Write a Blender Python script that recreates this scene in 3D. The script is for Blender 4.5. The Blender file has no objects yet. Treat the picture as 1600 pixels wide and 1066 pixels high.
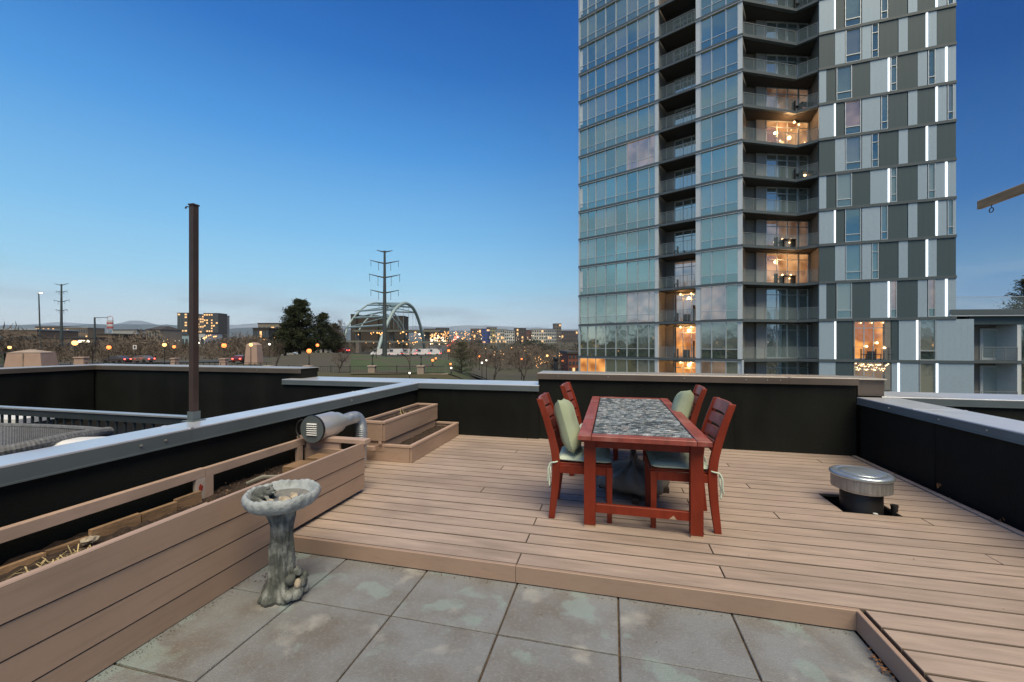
import bpy, bmesh, math, random
from mathutils import Vector, Matrix
R = math.radians
random.seed(7)
sc = bpy.context.scene
col = sc.collection

# ------------------------------------------------------------------ camera
YAW = 0.239                     # the camera looks 13.7 degrees left of the deck's long axis
FPX, HOR, EYE = 640.0, 538.0, 1.50
cam_d = bpy.data.cameras.new('camera'); cam = bpy.data.objects.new('camera', cam_d); col.objects.link(cam)
cam.location = (0, 0, EYE); cam.rotation_euler = (R(90), 0, YAW)
cam_d.sensor_width = 36; cam_d.lens = 36 * FPX / 1600
cam_d.shift_y = (HOR - 533) / 1600.0
cam_d.clip_start = 0.05; cam_d.clip_end = 60000
sc.camera = cam

# ------------------------------------------------------------------ dusk sky
def lin(r, g, b):
    f = lambda v: (v / 255 / 12.92) if v <= 10 else ((v / 255 + .055) / 1.055) ** 2.4
    return (f(r), f(g), f(b), 1)
world = bpy.data.worlds.new('World'); sc.world = world; world.use_nodes = True
nt = world.node_tree; nt.nodes.clear()
def N(t, **k):
    n = nt.nodes.new(t)
    for a, b in k.items(): setattr(n, a, b)
    return n
out = N('ShaderNodeOutputWorld'); bg = N('ShaderNodeBackground'); tc = N('ShaderNodeTexCoord')
sep = N('ShaderNodeSeparateXYZ'); nt.links.new(tc.outputs['Generated'], sep.inputs[0])
def ramp(stops):
    r = N('ShaderNodeValToRGB'); e = r.color_ramp.elements
    e[0].position, e[0].color = stops[0][0], lin(*stops[0][1]); e[1].position, e[1].color = stops[-1][0], lin(*stops[-1][1])
    for p, c in stops[1:-1]:
        x = e.new(p); x.color = lin(*c)
    nt.links.new(sep.outputs['Z'], r.inputs[0]); return r
west = ramp([(0, (244,246,244)), (.055, (206,227,238)), (.13, (162,215,244)), (.24, (128,193,240)), (.41, (80,154,224)), (.55, (46,116,196)), (.68, (26,90,172)), (1, (16,66,146))])
east = ramp([(0, (150,170,195)), (.06, (120,160,198)), (.13, (94,146,190)), (.25, (50,110,176)), (.44, (18,76,148)), (1, (14,60,135))])
dot = N('ShaderNodeVectorMath', operation='DOT_PRODUCT'); nt.links.new(tc.outputs['Generated'], dot.inputs[0])
a = YAW + R(62); dot.inputs[1].default_value = (-math.sin(a), math.cos(a), 0)
mr = N('ShaderNodeMapRange', interpolation_type='SMOOTHSTEP'); nt.links.new(dot.outputs['Value'], mr.inputs[0])
mr.inputs[1].default_value = -.45; mr.inputs[2].default_value = .75
mx = N('ShaderNodeMix', data_type='RGBA'); nt.links.new(mr.outputs[0], mx.inputs[0])
nt.links.new(east.outputs[0], mx.inputs[6]); nt.links.new(west.outputs[0], mx.inputs[7])
# low streaky cloud near the horizon
mp = N('ShaderNodeMapping'); mp.inputs['Scale'].default_value = (2.2, 2.2, 15); nt.links.new(tc.outputs['Generated'], mp.inputs[0])
nz = N('ShaderNodeTexNoise'); nz.inputs['Scale'].default_value = 2.1; nz.inputs['Detail'].default_value = 7; nz.inputs['Roughness'].default_value = .55; nt.links.new(mp.outputs[0], nz.inputs[0])
c1 = N('ShaderNodeMapRange', interpolation_type='SMOOTHSTEP'); nt.links.new(nz.outputs[0], c1.inputs[0]); c1.inputs[1].default_value = .44; c1.inputs[2].default_value = .66
c2 = N('ShaderNodeMapRange', interpolation_type='SMOOTHSTEP'); nt.links.new(sep.outputs['Z'], c2.inputs[0]); c2.inputs[1].default_value = .17; c2.inputs[2].default_value = .0; c2.inputs[3].default_value = 0; c2.inputs[4].default_value = .9
cm = N('ShaderNodeMath', operation='MULTIPLY'); nt.links.new(c1.outputs[0], cm.inputs[0]); nt.links.new(c2.outputs[0], cm.inputs[1])
mc = N('ShaderNodeMix', data_type='RGBA'); nt.links.new(cm.outputs[0], mc.inputs[0]); nt.links.new(mx.outputs[2], mc.inputs[6]); mc.inputs[7].default_value = lin(170, 188, 204)
mp2 = N('ShaderNodeMapping'); mp2.inputs['Scale'].default_value = (1.6, 1.6, 5); nt.links.new(tc.outputs['Generated'], mp2.inputs[0])
n2 = N('ShaderNodeTexNoise'); n2.inputs['Scale'].default_value = 2.4; n2.inputs['Detail'].default_value = 6; nt.links.new(mp2.outputs[0], n2.inputs[0])
d1 = N('ShaderNodeMapRange', interpolation_type='SMOOTHSTEP'); nt.links.new(n2.outputs[0], d1.inputs[0]); d1.inputs[1].default_value = .36; d1.inputs[2].default_value = .66; d1.inputs[3].default_value = .15; d1.inputs[4].default_value = .8
d2 = N('ShaderNodeVectorMath', operation='DOT_PRODUCT'); nt.links.new(tc.outputs['Generated'], d2.inputs[0]); d2.inputs[1].default_value = (-math.sin(YAW), math.cos(YAW), 0)
d3 = N('ShaderNodeMapRange', interpolation_type='SMOOTHSTEP'); nt.links.new(d2.outputs['Value'], d3.inputs[0]); d3.inputs[1].default_value = .30; d3.inputs[2].default_value = -.45
d4 = N('ShaderNodeMath', operation='MULTIPLY'); nt.links.new(d1.outputs[0], d4.inputs[0]); nt.links.new(d3.outputs[0], d4.inputs[1])
md = N('ShaderNodeMix', data_type='RGBA'); nt.links.new(d4.outputs[0], md.inputs[0]); nt.links.new(mc.outputs[2], md.inputs[6]); md.inputs[7].default_value = lin(132, 158, 178)
nt.links.new(md.outputs[2], bg.inputs[0]); bg.inputs[1].default_value = .72
nt.links.new(bg.outputs[0], out.inputs[0])

# added warm fill light, balancing the blue of the sky (very soft, high up)
sd = bpy.data.lights.new('fill_sun', 'SUN'); sd.energy = 2.9; sd.angle = R(44); sd.color = (1, .86, .60)
so = bpy.data.objects.new('fill_sun', sd); col.objects.link(so)
so.rotation_euler = Vector((.28, -.50, 1.0)).to_track_quat('Z', 'Y').to_euler()
sc.view_settings.view_transform = 'Standard'; sc.view_settings.look = 'None'
sc.view_settings.gamma = 1; sc.view_settings.use_curve_mapping = False; sc.view_settings.exposure = 0.5

# ------------------------------------------------------------------ helpers
CS, SN = math.cos(YAW), math.sin(YAW)
def spot(px, depth):                     # plan position along a bearing at a given distance ahead
    X = (px - 800) / FPX * depth
    return (X * CS - depth * SN, X * SN + depth * CS)
def hz(py, depth): return EYE - (py - HOR) / FPX * depth
class MB:
    def __init__(s): s.v = []; s.f = []; s.m = []; s.cur = 0
    def add(s, vs, fs):
        b = len(s.v); s.v += [tuple(v) for v in vs]; s.f += [tuple(i + b for i in f) for f in fs]; s.m += [s.cur] * len(fs); return s
    def box(s, x0, x1, y0, y1, z0, z1):
        return s.add([(x0,y0,z0),(x1,y0,z0),(x1,y1,z0),(x0,y1,z0),(x0,y0,z1),(x1,y0,z1),(x1,y1,z1),(x0,y1,z1)],
                     [(0,3,2,1),(4,5,6,7),(0,1,5,4),(1,2,6,5),(2,3,7,6),(3,0,4,7)])
    def cham(s, x0, x1, y0, y1, z0, z1, c=.004):   # box with chamfered top edges and corners
        v = [(x0,y0,z0),(x1,y0,z0),(x1,y1,z0),(x0,y1,z0),(x0,y0,z1-c),(x1,y0,z1-c),(x1,y1,z1-c),(x0,y1,z1-c),
             (x0+c,y0+c,z1),(x1-c,y0+c,z1),(x1-c,y1-c,z1),(x0+c,y1-c,z1)]
        f = [(0,3,2,1),(8,9,10,11)]
        for i in range(4):
            j = (i+1) % 4; f += [(i,j,4+j,4+i),(4+i,4+j,8+j,8+i)]
        return s.add(v, f)
    def hexa(s, bot, top):
        return s.add(list(bot) + list(top), [(0,3,2,1),(4,5,6,7),(0,1,5,4),(1,2,6,5),(2,3,7,6),(3,0,4,7)])
    def tube(s, p0, p1, r0, r1=None, n=8, caps=True):
        r1 = r0 if r1 is None else r1
        p0, p1 = Vector(p0), Vector(p1); d = (p1 - p0).normalized()
        u = d.orthogonal().normalized(); w = d.cross(u)
        vs = []
        for p, r in ((p0, r0), (p1, r1)):
            for i in range(n):
                t = 2 * math.pi * i / n; vs.append(p + (u * math.cos(t) + w * math.sin(t)) * r)
        fs = [(i, (i+1) % n, n + (i+1) % n, n + i) for i in range(n)]
        if caps: fs += [tuple(range(n))[::-1], tuple(range(n, 2*n))]
        return s.add(vs, fs)
    def path(s, pts, rad, n=8):
        pts = [Vector(p) for p in pts]; rad = rad if isinstance(rad, (list, tuple)) else [rad] * len(pts)
        vs = []; u = None
        for k, p in enumerate(pts):
            d = (pts[min(k+1, len(pts)-1)] - pts[max(k-1, 0)]).normalized()
            if u is None: u = d.orthogonal().normalized()
            u = (u - d * u.dot(d)).normalized(); w = d.cross(u)
            for i in range(n):
                t = 2 * math.pi * i / n; vs.append(p + (u * math.cos(t) + w * math.sin(t)) * rad[k])
        fs = []
        for k in range(len(pts) - 1):
            for i in range(n): fs.append((k*n+i, k*n+(i+1) % n, (k+1)*n+(i+1) % n, (k+1)*n+i))
        fs += [tuple(range(n))[::-1], tuple(range((len(pts)-1)*n, len(pts)*n))]
        return s.add(vs, fs)
    def lathe(s, prof, n=32, c=(0,0,0), fn=None, caps=True):
        vs = []
        for k, (r, z) in enumerate(prof):
            for i in range(n):
                t = 2 * math.pi * i / n; rr, zz = (r, z) if fn is None else fn(r, z, t)
                vs.append((c[0] + rr * math.cos(t), c[1] + rr * math.sin(t), c[2] + zz))
        fs = []
        for k in range(len(prof) - 1):
            for i in range(n): fs.append((k*n+i, k*n+(i+1) % n, (k+1)*n+(i+1) % n, (k+1)*n+i))
        if caps and prof[0][0] > 1e-6: fs.append(tuple(range(n))[::-1])
        if caps and prof[-1][0] > 1e-6: fs.append(tuple(range((len(prof)-1)*n, len(prof)*n)))
        return s.add(vs, fs)
    def blob(s, c, r, nz=.15, n=10, m=7, seed=0):
        rnd = random.Random(seed); r = (r, r, r) if not isinstance(r, tuple) else r
        vs = [(c[0], c[1], c[2] - r[2])]
        for k in range(1, m):
            ph = math.pi * k / m
            for i in range(n):
                t = 2*math.pi*i/n; q = 1 + rnd.uniform(-nz, nz)
                vs.append((c[0]+r[0]*q*math.sin(ph)*math.cos(t), c[1]+r[1]*q*math.sin(ph)*math.sin(t), c[2]-r[2]*q*math.cos(ph)))
        vs.append((c[0], c[1], c[2] + r[2])); fs = []
        for i in range(n): fs.append((0, 1+(i+1) % n, 1+i))
        for k in range(m-2):
            for i in range(n): fs.append((1+k*n+i, 1+k*n+(i+1) % n, 1+(k+1)*n+(i+1) % n, 1+(k+1)*n+i))
        L = len(vs)-1
        for i in range(n): fs.append((L, 1+(m-2)*n+i, 1+(m-2)*n+(i+1) % n))
        return s.add(vs, fs)
    def build(s, name, mat, parent=None, smooth=False, kind=None, bevel=0):
        me = bpy.data.meshes.new(name); me.from_pydata(s.v, [], s.f)
        for q in (mat if isinstance(mat, (list, tuple)) else [mat]): me.materials.append(q)
        if isinstance(mat, (list, tuple)): me.polygons.foreach_set('material_index', s.m)
        if smooth: me.polygons.foreach_set('use_smooth', [True] * len(me.polygons))
        me.update()
        o = bpy.data.objects.new(name, me); col.objects.link(o)
        if parent: o.parent = parent
        if kind: o['kind'] = kind
        if bevel:
            b = o.modifiers.new('bevel', 'BEVEL'); b.width = bevel; b.segments = 2; b.limit_method = 'ANGLE'
        return o
def tag(o, label=None, cat=None, group=None, kind=None):
    if label: o['label'] = label
    if cat: o['category'] = cat
    if group: o['group'] = group
    if kind: o['kind'] = kind
    return o
def thing(name, label, cat, loc=(0,0,0), rz=0, group=None, kind=None):
    o = bpy.data.objects.new(name, None); o.empty_display_size = .1; col.objects.link(o); o.location = loc; o.rotation_euler = (0,0,rz)
    return tag(o, label, cat, group, kind)
def kids(o): return [c for c in bpy.data.objects if c.parent == o]
def copy_tree(o, loc=None, rz=None, label=None, group=None, scale=None):
    def rec(q, par):
        c = q.copy(); col.objects.link(c); c.parent = par
        for k in q.children: rec(k, c)
        return c
    c = rec(o, None)
    if loc is not None: c.location = loc
    if rz is not None: c.rotation_euler = (0,0,rz)
    if scale: c.scale = (scale,)*3 if not isinstance(scale, tuple) else scale
    if label: c['label'] = label
    if group: c['group'] = group
    return c

# ------------------------------------------------------------------ materials
def mat(name, c, rough=.6, metal=0, var=.12, scale=6, c2=None, bump=0, bscale=None, rnd=0, stretch=None, spec=.5, emit=None, es=0, coords='Object', detail=5, thr=None, island=0, coat=0):
    m = bpy.data.materials.new(name); m.use_nodes = True; t = m.node_tree; p = t.nodes['Principled BSDF']
    L = t.links.new; nn = t.nodes.new
    c = tuple(c) + (1,) if len(c) == 3 else c
    tcn = nn('ShaderNodeTexCoord'); src = tcn.outputs['Object']
    if coords == 'World':
        g = nn('ShaderNodeNewGeometry'); src = g.outputs['Position']
    if stretch:
        mpn = nn('ShaderNodeMapping'); mpn.inputs['Scale'].default_value = stretch; L(src, mpn.inputs[0]); src = mpn.outputs[0]
    if rnd or island:
        oi = nn('ShaderNodeObjectInfo'); 
        if rnd:
            ad = nn('ShaderNodeVectorMath'); ad.operation = 'ADD'; sc_ = nn('ShaderNodeMath'); sc_.operation = 'MULTIPLY'; sc_.inputs[1].default_value = 50
            L(oi.outputs['Random'], sc_.inputs[0]); L(src, ad.inputs[0]); L(sc_.outputs[0], ad.inputs[1])
            if coords != 'World': src = ad.outputs[0]
    nzn = nn('ShaderNodeTexNoise'); nzn.inputs['Scale'].default_value = scale; nzn.inputs['Detail'].default_value = detail; L(src, nzn.inputs[0])
    r = nn('ShaderNodeMapRange'); L(nzn.outputs[0], r.inputs[0])
    lo, hi = thr if thr else (.3, .7)
    r.inputs[1].default_value = lo; r.inputs[2].default_value = hi
    mxn = nn('ShaderNodeMix'); mxn.data_type = 'RGBA'; L(r.outputs[0], mxn.inputs[0])
    mxn.inputs[6].default_value = tuple(max(0, v*(1-var)) for v in c[:3]) + (1,) if c2 is None else c
    mxn.inputs[7].default_value = tuple(min(1, v*(1+var)) for v in c[:3]) + (1,) if c2 is None else tuple(c2)[:3] + (1,)
    cs = mxn.outputs[2]
    if rnd or island:
        hv = nn('ShaderNodeHueSaturation'); L(cs, hv.inputs['Color'])
        rr = nn('ShaderNodeMapRange'); k = rnd or island
        if island:
            gi = nn('ShaderNodeNewGeometry'); L(gi.outputs['Random Per Island'], rr.inputs[0])
        else: L(oi.outputs['Random'], rr.inputs[0])
        rr.inputs[3].default_value = 1-k; rr.inputs[4].default_value = 1+k
        L(rr.outputs[0], hv.inputs['Value']); cs = hv.outputs[0]
    L(cs, p.inputs['Base Color'])
    p.inputs['Roughness'].default_value = rough; p.inputs['Metallic'].default_value = metal
    p.inputs['Specular IOR Level'].default_value = spec; p.inputs['Coat Weight'].default_value = coat
    rv = nn('ShaderNodeMapRange'); L(nzn.outputs[0], rv.inputs[0]); rv.inputs[3].default_value = max(0, rough-.08); rv.inputs[4].default_value = min(1, rough+.08); L(rv.outputs[0], p.inputs['Roughness'])
    if bump:
        nb = nn('ShaderNodeTexNoise'); nb.inputs['Scale'].default_value = bscale or scale*6; nb.inputs['Detail'].default_value = 6; L(src, nb.inputs[0])
        b = nn('ShaderNodeBump'); b.inputs['Strength'].default_value = bump; b.inputs['Distance'].default_value = .01; L(nb.outputs[0], b.inputs['Height']); L(b.outputs[0], p.inputs['Normal'])
    if emit:
        p.inputs['Emission Color'].default_value = tuple(emit)[:3] + (1,); p.inputs['Emission Strength'].default_value = es
    return m
def layer(m, c, scale, lo, hi, amt=1, stretch=None, coords='World', detail=8, dist=0):
    """a second patchy layer (stain, dirt, old paint) over a material's base colour"""
    t = m.node_tree; p = t.nodes['Principled BSDF']; L = t.links.new; nn = t.nodes.new
    prev = p.inputs['Base Color'].links[0].from_socket
    src = (nn('ShaderNodeNewGeometry').outputs['Position'] if coords == 'World' else nn('ShaderNodeTexCoord').outputs['Object'])
    if stretch:
        q = nn('ShaderNodeMapping'); q.inputs['Scale'].default_value = stretch; L(src, q.inputs[0]); src = q.outputs[0]
    n = nn('ShaderNodeTexNoise'); n.inputs['Scale'].default_value = scale; n.inputs['Detail'].default_value = detail; n.inputs['Distortion'].default_value = dist; L(src, n.inputs[0])
    r = nn('ShaderNodeMapRange'); L(n.outputs[0], r.inputs[0]); r.inputs[1].default_value = lo; r.inputs[2].default_value = hi; r.inputs[4].default_value = amt
    x = nn('ShaderNodeMix'); x.data_type = 'RGBA'; L(r.outputs[0], x.inputs[0]); L(prev, x.inputs[6]); x.inputs[7].default_value = tuple(c)[:3] + (1,); L(x.outputs[2], p.inputs['Base Color'])
    return m

M = {}
M['deck'] = mat('deck_boards', (.415,.325,.275), .62, var=.13, scale=3, stretch=(1.2,9,9), rnd=.075, bump=.25, bscale=30)
layer(M['deck'], (.27,.205,.16), 9, .50, .72, .45, stretch=(.35,6,1)); layer(M['deck'], (.19,.145,.12), 1.5, .50, .74, .62, stretch=(.6,1.7,1)); layer(M['deck'], (.10,.08,.07), 5.5, .68, .80, .6, stretch=(.45,2.2,1)); layer(M['deck'], (.50,.39,.32), 2.3, .60, .78, .35)
M['edge'] = mat('shaded_board_edge', (.13,.10,.08), .8)  # dark colour paints the shade in the gaps between boards
M['fascia'] = mat('painted_fascia_board', (.375,.265,.205), .5, var=.08, scale=2, stretch=(1,1,1), rnd=.05, bump=.12, bscale=18)
layer(M['fascia'], (.25,.18,.14), 8, .52, .75, .4, stretch=(1,.25,5)); layer(M['fascia'], (.20,.14,.11), 3.2, .66, .85, .5)
M['trim'] = mat('planter_trim', (.46,.33,.265), .55, var=.1, scale=3, rnd=.06, bump=.2, bscale=25)
layer(M['trim'], (.2,.15,.12), 6, .62, .8, .5)
M['cedar'] = mat('raw_timber', (.24,.15,.085), .75, var=.35, scale=5, stretch=(1,1,3), rnd=.2, bump=.5)
M['paver'] = mat('concrete_paver', (.225,.24,.258), .82, var=.16, scale=4, c2=(.165,.155,.145), thr=(.40,.72), bump=.6, bscale=160, rnd=.07, coords='Object')
layer(M['paver'], (.27,.36,.355), 2.9, .565, .615, .55, detail=14, dist=.15); layer(M['paver'], (.47,.46,.43), 3.4, .60, .70, .55, detail=15, dist=.25)
layer(M['paver'], (.16,.115,.08), 2.1, .60, .75, .5); layer(M['paver'], (.07,.05,.04), 30, .70, .76, .7); layer(M['paver'], (.34,.335,.33), 55, .5, .75, .35)
M['joint'] = mat('joint_dirt', (.09,.06,.035), .95, var=.5, scale=30, bump=.8)
M['stucco'] = mat('black_stucco', (.0085,.0095,.0085), .7, var=.25, scale=2.5, bump=.5, bscale=80, spec=.16)
layer(M['stucco'], (.022,.023,.020), 1.6, .50, .72, .6, stretch=(1,1,.08)); layer(M['stucco'], (.016,.018,.016), .9, .45, .8, .8, stretch=(1,1,.6))
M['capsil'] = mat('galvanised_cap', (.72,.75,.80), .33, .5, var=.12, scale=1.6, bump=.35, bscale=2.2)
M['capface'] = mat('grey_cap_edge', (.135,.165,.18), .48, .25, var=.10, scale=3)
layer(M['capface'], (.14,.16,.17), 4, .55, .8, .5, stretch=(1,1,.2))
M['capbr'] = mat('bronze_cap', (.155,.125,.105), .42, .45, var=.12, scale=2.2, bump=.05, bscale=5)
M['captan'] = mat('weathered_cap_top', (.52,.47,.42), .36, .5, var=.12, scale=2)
M['screw'] = mat('screw_head', (.5,.5,.48), .35, .8)
M['bronze'] = mat('brown_painted_steel', (.075,.05,.042), .5, .3, var=.15, scale=5, bump=.1)
M['railm'] = mat('slate_painted_rail', (.045,.055,.06), .45, .2, var=.1)
M['railtop'] = mat('pale_rail_top', (.5,.5,.5), .35, .6)
M['wicker'] = mat('grey_wicker', (.16,.165,.175), .7, var=.3, scale=40, bump=.5)
M['white'] = mat('white_fabric', (.72,.73,.74), .8, var=.05, scale=5, bump=.2)
M['soil'] = mat('potting_soil', (.035,.022,.016), .95, var=.6, scale=30, bump=1, bscale=90)
M['chips'] = mat('bark_chips', (.10,.062,.04), .9, var=.3, island=.75)
M['straw'] = mat('dry_grass', (.42,.33,.17), .85, var=.2, island=.35)
M['leaf'] = mat('dry_leaf', (.25,.12,.05), .8, var=.3, island=.3)
M['red'] = mat('red_stained_wood', (.20,.026,.010), .50, var=.22, scale=4, stretch=(3,3,1), rnd=.08, bump=.12, bscale=25, spec=.3)
layer(M['red'], (.25,.05,.03), 3.2, .50, .72, .5, coords='Object'); layer(M['red'], (.09,.02,.015), 7, .62, .8, .5, coords='Object')
M['redtop'] = mat('faded_red_tabletop', (.27,.06,.045), .42, var=.22, scale=5, stretch=(4,1,1), rnd=.08, bump=.2, bscale=30)
layer(M['redtop'], (.40,.17,.14), 6, .5, .7, .6, coords='Object'); layer(M['redtop'], (.13,.03,.025), 9, .6, .75, .6, coords='Object')
M['rawend'] = mat('bare_worn_wood', (.42,.30,.21), .8, var=.2)
M['stone'] = mat('blue_stone_chips', (.15,.21,.26), .2, var=.45, scale=14, c2=(.42,.42,.43), island=.65, spec=.9)
layer(M['stone'], (.03,.045,.06), 9, .52, .62, .85, coords='Object', stretch=(1,3,1)); layer(M['stone'], (.62,.66,.68), 14, .60, .68, .8, coords='Object', stretch=(1,2.5,1)); layer(M['stone'], (.35,.27,.25), 5, .6, .75, .5, coords='Object')
M['darkbed'] = mat('dark_grout', (.02,.028,.034), .4)
M['aqua'] = mat('aqua_canvas', (.58,.69,.58), .85, var=.07, scale=4, bump=.35, bscale=12)
M['sage'] = mat('sage_canvas', (.36,.42,.29), .9, var=.10, scale=4, bump=.35, bscale=10)
M['bath'] = mat('weathered_cast_stone', (.085,.095,.09), .85, var=.5, scale=11, c2=(.30,.32,.31), thr=(.45,.66), bump=1, bscale=35)
M['basin'] = mat('blue_grey_cast_basin', (.30,.34,.36), .75, var=.3, scale=18, c2=(.40,.44,.46), thr=(.35,.65), bump=.8, bscale=45)
layer(M['basin'], (.15,.16,.165), 16, .56, .68, .6, coords='Object', stretch=(1,1,.25))
M['shell'] = mat('pale_shell_stone', (.42,.36,.28), .7, var=.4, scale=25, bump=.6)
M['steel'] = mat('bright_duct_steel', (.60,.60,.60), .42, .6, var=.08, scale=3)
M['flex'] = mat('flexible_foil_duct', (.42,.47,.52), .4, .7, var=.2, scale=10)
M['blackpl'] = mat('black_plastic', (.012,.012,.013), .45, var=.1)
M['mesh'] = mat('vent_mesh', (.34,.34,.34), .5, .7, var=.25, scale=60, stretch=(1,1,.1))
M['ventcap'] = mat('vent_cap_metal', (.50,.57,.62), .35, .8, var=.12, scale=6, bump=.1)
M['pine'] = mat('weathered_beam', (.42,.25,.115), .7, var=.35, scale=3, stretch=(6,.8,6), bump=.3)
M['roofm'] = mat('roof_membrane', (.10,.10,.10), .8, var=.2, scale=1)
M['cover'] = mat('grey_tarpaulin', (.20,.19,.16), .6, var=.25, scale=8, bump=.4)
M['redmark'] = mat('red_spray_paint', (.35,.04,.02), .7)

# ------------------------------------------------------------------ terrain
def sstep(a, b, x):
    t = max(0, min(1, (x-a)/(b-a))); return t*t*(3-2*t)
def prof(k, r):
    for (r0, z0), (r1, z1) in zip(k, k[1:]):
        if r <= r1: return z0 + (z1-z0) * (r-r0)/(r1-r0)
    return k[-1][1]
KL = [(0,-6.5),(58,-6.5),(61,-2.9),(80,-2.6),(105,-2.2),(150,-3.2),(250,-4.5),(500,-3.2),(1000,0),(2000,10),(4000,26),(9000,50)]
KR = [(0,-6.5),(61,-6.4),(100,-6.8),(200,-7),(300,-6),(450,-3),(700,1),(1000,6),(1400,11),(2000,17),(4000,32),(9000,50)]
def G(x, y):
    r = math.hypot(x, y); Z = -x*SN + y*CS; X = x*CS + y*SN
    px = 800 + 640*X/Z if Z > 1 else (2000 if X > 0 else -2000)
    t = sstep(690, 790, px) if Z > 1 else 1
    k = prof(KL, r)*(1-t) + prof(KR, r)*t
    k += .5*math.sin(x*.021+1)*math.cos(y*.017)*sstep(90, 300, r)*min(1, r/200)
    k += 4.0*math.exp(-((px-505)/85)**2)*0.45*math.exp(-((r-112)/30)**2) if Z > 1 else 0
    return k
def struct(o): o['kind'] = 'structure'; return o
rs = [0,20,40,55,58,61,66,72,80,90,100,110,120,135,150,175,200,240,280,330,400,480,560,660,800,1000,1250,1600,2000,2600,3400,4500,6000,9000]
NA = 240; vs = [(0,0,-6.5)]
for r in rs[1:]:
    for i in range(NA):
        t = 2*math.pi*i/NA; x, y = r*math.cos(t), r*math.sin(t); vs.append((x, y, G(x, y)))
fs = [(0, 1+i, 1+(i+1) % NA) for i in range(NA)]
for k in range(len(rs)-2):
    for i in range(NA): fs.append((1+k*NA+i, 1+(k+1)*NA+i, 1+(k+1)*NA+(i+1) % NA, 1+k*NA+(i+1) % NA))
M['ground'] = mat('winter_parkland', (.075,.062,.042), .95, var=.2, scale=.02, c2=(.060,.068,.030), coords='World')
layer(M['ground'], (.13,.115,.095), .006, .55, .62, .6); layer(M['ground'], (.045,.035,.028), .05, .5, .7, .6); layer(M['ground'], (.16,.14,.11), .25, .6, .7, .4)
g = MB().add(vs, fs).build('ground', M['ground'], smooth=True); struct(g)

def terrain_strip(name, pts, width, m, lift=.03):   # path or road draped on the terrain
    vs = []; fs = []; P = []
    for (a, b) in zip(pts, pts[1:]):
        for k in range(12): P.append((a[0]+(b[0]-a[0])*k/12, a[1]+(b[1]-a[1])*k/12))
    P.append(pts[-1])
    for i, p in enumerate(P):
        q = P[min(i+1, len(P)-1)]; o = P[max(i-1, 0)]; d = Vector((q[0]-o[0], q[1]-o[1])).normalized(); n = Vector((-d.y, d.x))
        for s_ in (-.5, .5):
            x, y = p[0]+n.x*width*s_, p[1]+n.y*width*s_; vs.append((x, y, max(G(x, y), G(*p)) + lift))
    for i in range(len(P)-1): fs.append((2*i, 2*i+2, 2*i+3, 2*i+1))
    return struct(MB().add(vs, fs).build(name, m))
M['lawn'] = mat('spring_lawn', (.042,.078,.016), .95, var=.3, scale=.35, c2=(.075,.085,.03), coords='World', bump=.4)
layer(M['lawn'], (.085,.065,.042), .12, .46, .60, .85)
# lawn draped over the park hill
vs, fs = [], []; nx, ny = 40, 14
for j in range(ny+1):
    for i in range(nx+1):
        px = 548 + i*(735-548)/nx; dp = 61.5 + (117-61.5)*j/ny
        x, y = spot(px, dp / math.hypot(1, (px-800)/640)); vs.append((x, y, G(x, y)+.12))
for j in range(ny):
    for i in range(nx): a_ = j*(nx+1)+i; fs.append((a_, a_+1, a_+nx+2, a_+nx+1))
struct(MB().add(vs, fs).build('grass_lawn', M['lawn'], smooth=True))
M['road'] = mat('asphalt_road', (.06,.058,.055), .8, var=.2, scale=.3, coords='World')
M['path'] = mat('pale_concrete_path', (.30,.27,.24), .85, var=.1, scale=.2, coords='World')
terrain_strip('road', [spot(-500, 74), spot(60, 78), spot(330, 86), spot(430, 120), spot(560, 150), spot(668, 200), spot(690, 420), spot(678, 1200)], 10, M['road'], .12)
terrain_strip('path', [spot(730, 420), spot(800, 380), spot(905, 300), spot(990, 240)], 7, M['path'], .4)
terrain_strip('lower_path', [spot(735, 75), spot(780, 84), spot(840, 88)], 3, M['path'], .2)

# ------------------------------------------------------------------ mountains far to the west
def ridge(name, dist, prof_px, m, seed, depth=2500):
    rnd = random.Random(seed); vs = []; fs = []; cols = list(range(-260, 1860, 10)); n = len(cols)
    ph = [rnd.uniform(0, 6.3) for _ in range(8)]
    for k in range(5):
        f_ = [0, .45, 1, .6, 0][k]; dd = dist + (k-2)*depth/4
        for c in cols:
            y = prof_px(c) + sum(math.sin(c*.02*(1.7**j)+ph[j])*1.7/(1.5**j) for j in range(7))*(.75)
            top = hz(y, dist); z = -10 + (top+10)*f_ * (1 + (.12*math.sin(c*.11+k*2+ph[k]) if k != 2 else 0)); x, yy = spot(c, dd); vs.append((x, yy, z))
    for k in range(4):
        for i in range(n-1): fs.append((k*n+i, k*n+i+1, (k+1)*n+i+1, (k+1)*n+i))
    return struct(MB().add(vs, fs).build(name, m, smooth=True))
M['mtn1'] = mat('hazy_forested_foothills', (.060,.085,.10), .95, var=.25, scale=.0012, coords='World')  # blue of the far air is put into the foothill colour
M['mtn2'] = mat('hazy_peaks', (.26,.30,.36), .95, var=.2, scale=.0009, coords='World', c2=(.13,.17,.22))  # pale tone of the distant air is put into the peak colour
ridge('foothills', 9500, lambda c: 508 + (4 if c > 330 else 0) + max(0, (c-300))*.012, M['mtn1'], 3)
ridge('mountain_range', 17000, lambda c: 507 - 6*math.exp(-((c-215)/26)**2) - 3*math.exp(-((c-110)/40)**2) + abs(c-220)*.007, M['mtn2'], 11, 4000)

# ================================================================== THE TERRACE
HD = .11
# building mass that carries the terraces
b = MB(); b.box(-10.6, 9, -3, 6.45, -6.6, -.05)
own = b.build('roof_terrace_slab', M['roofm']); struct(own)
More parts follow.
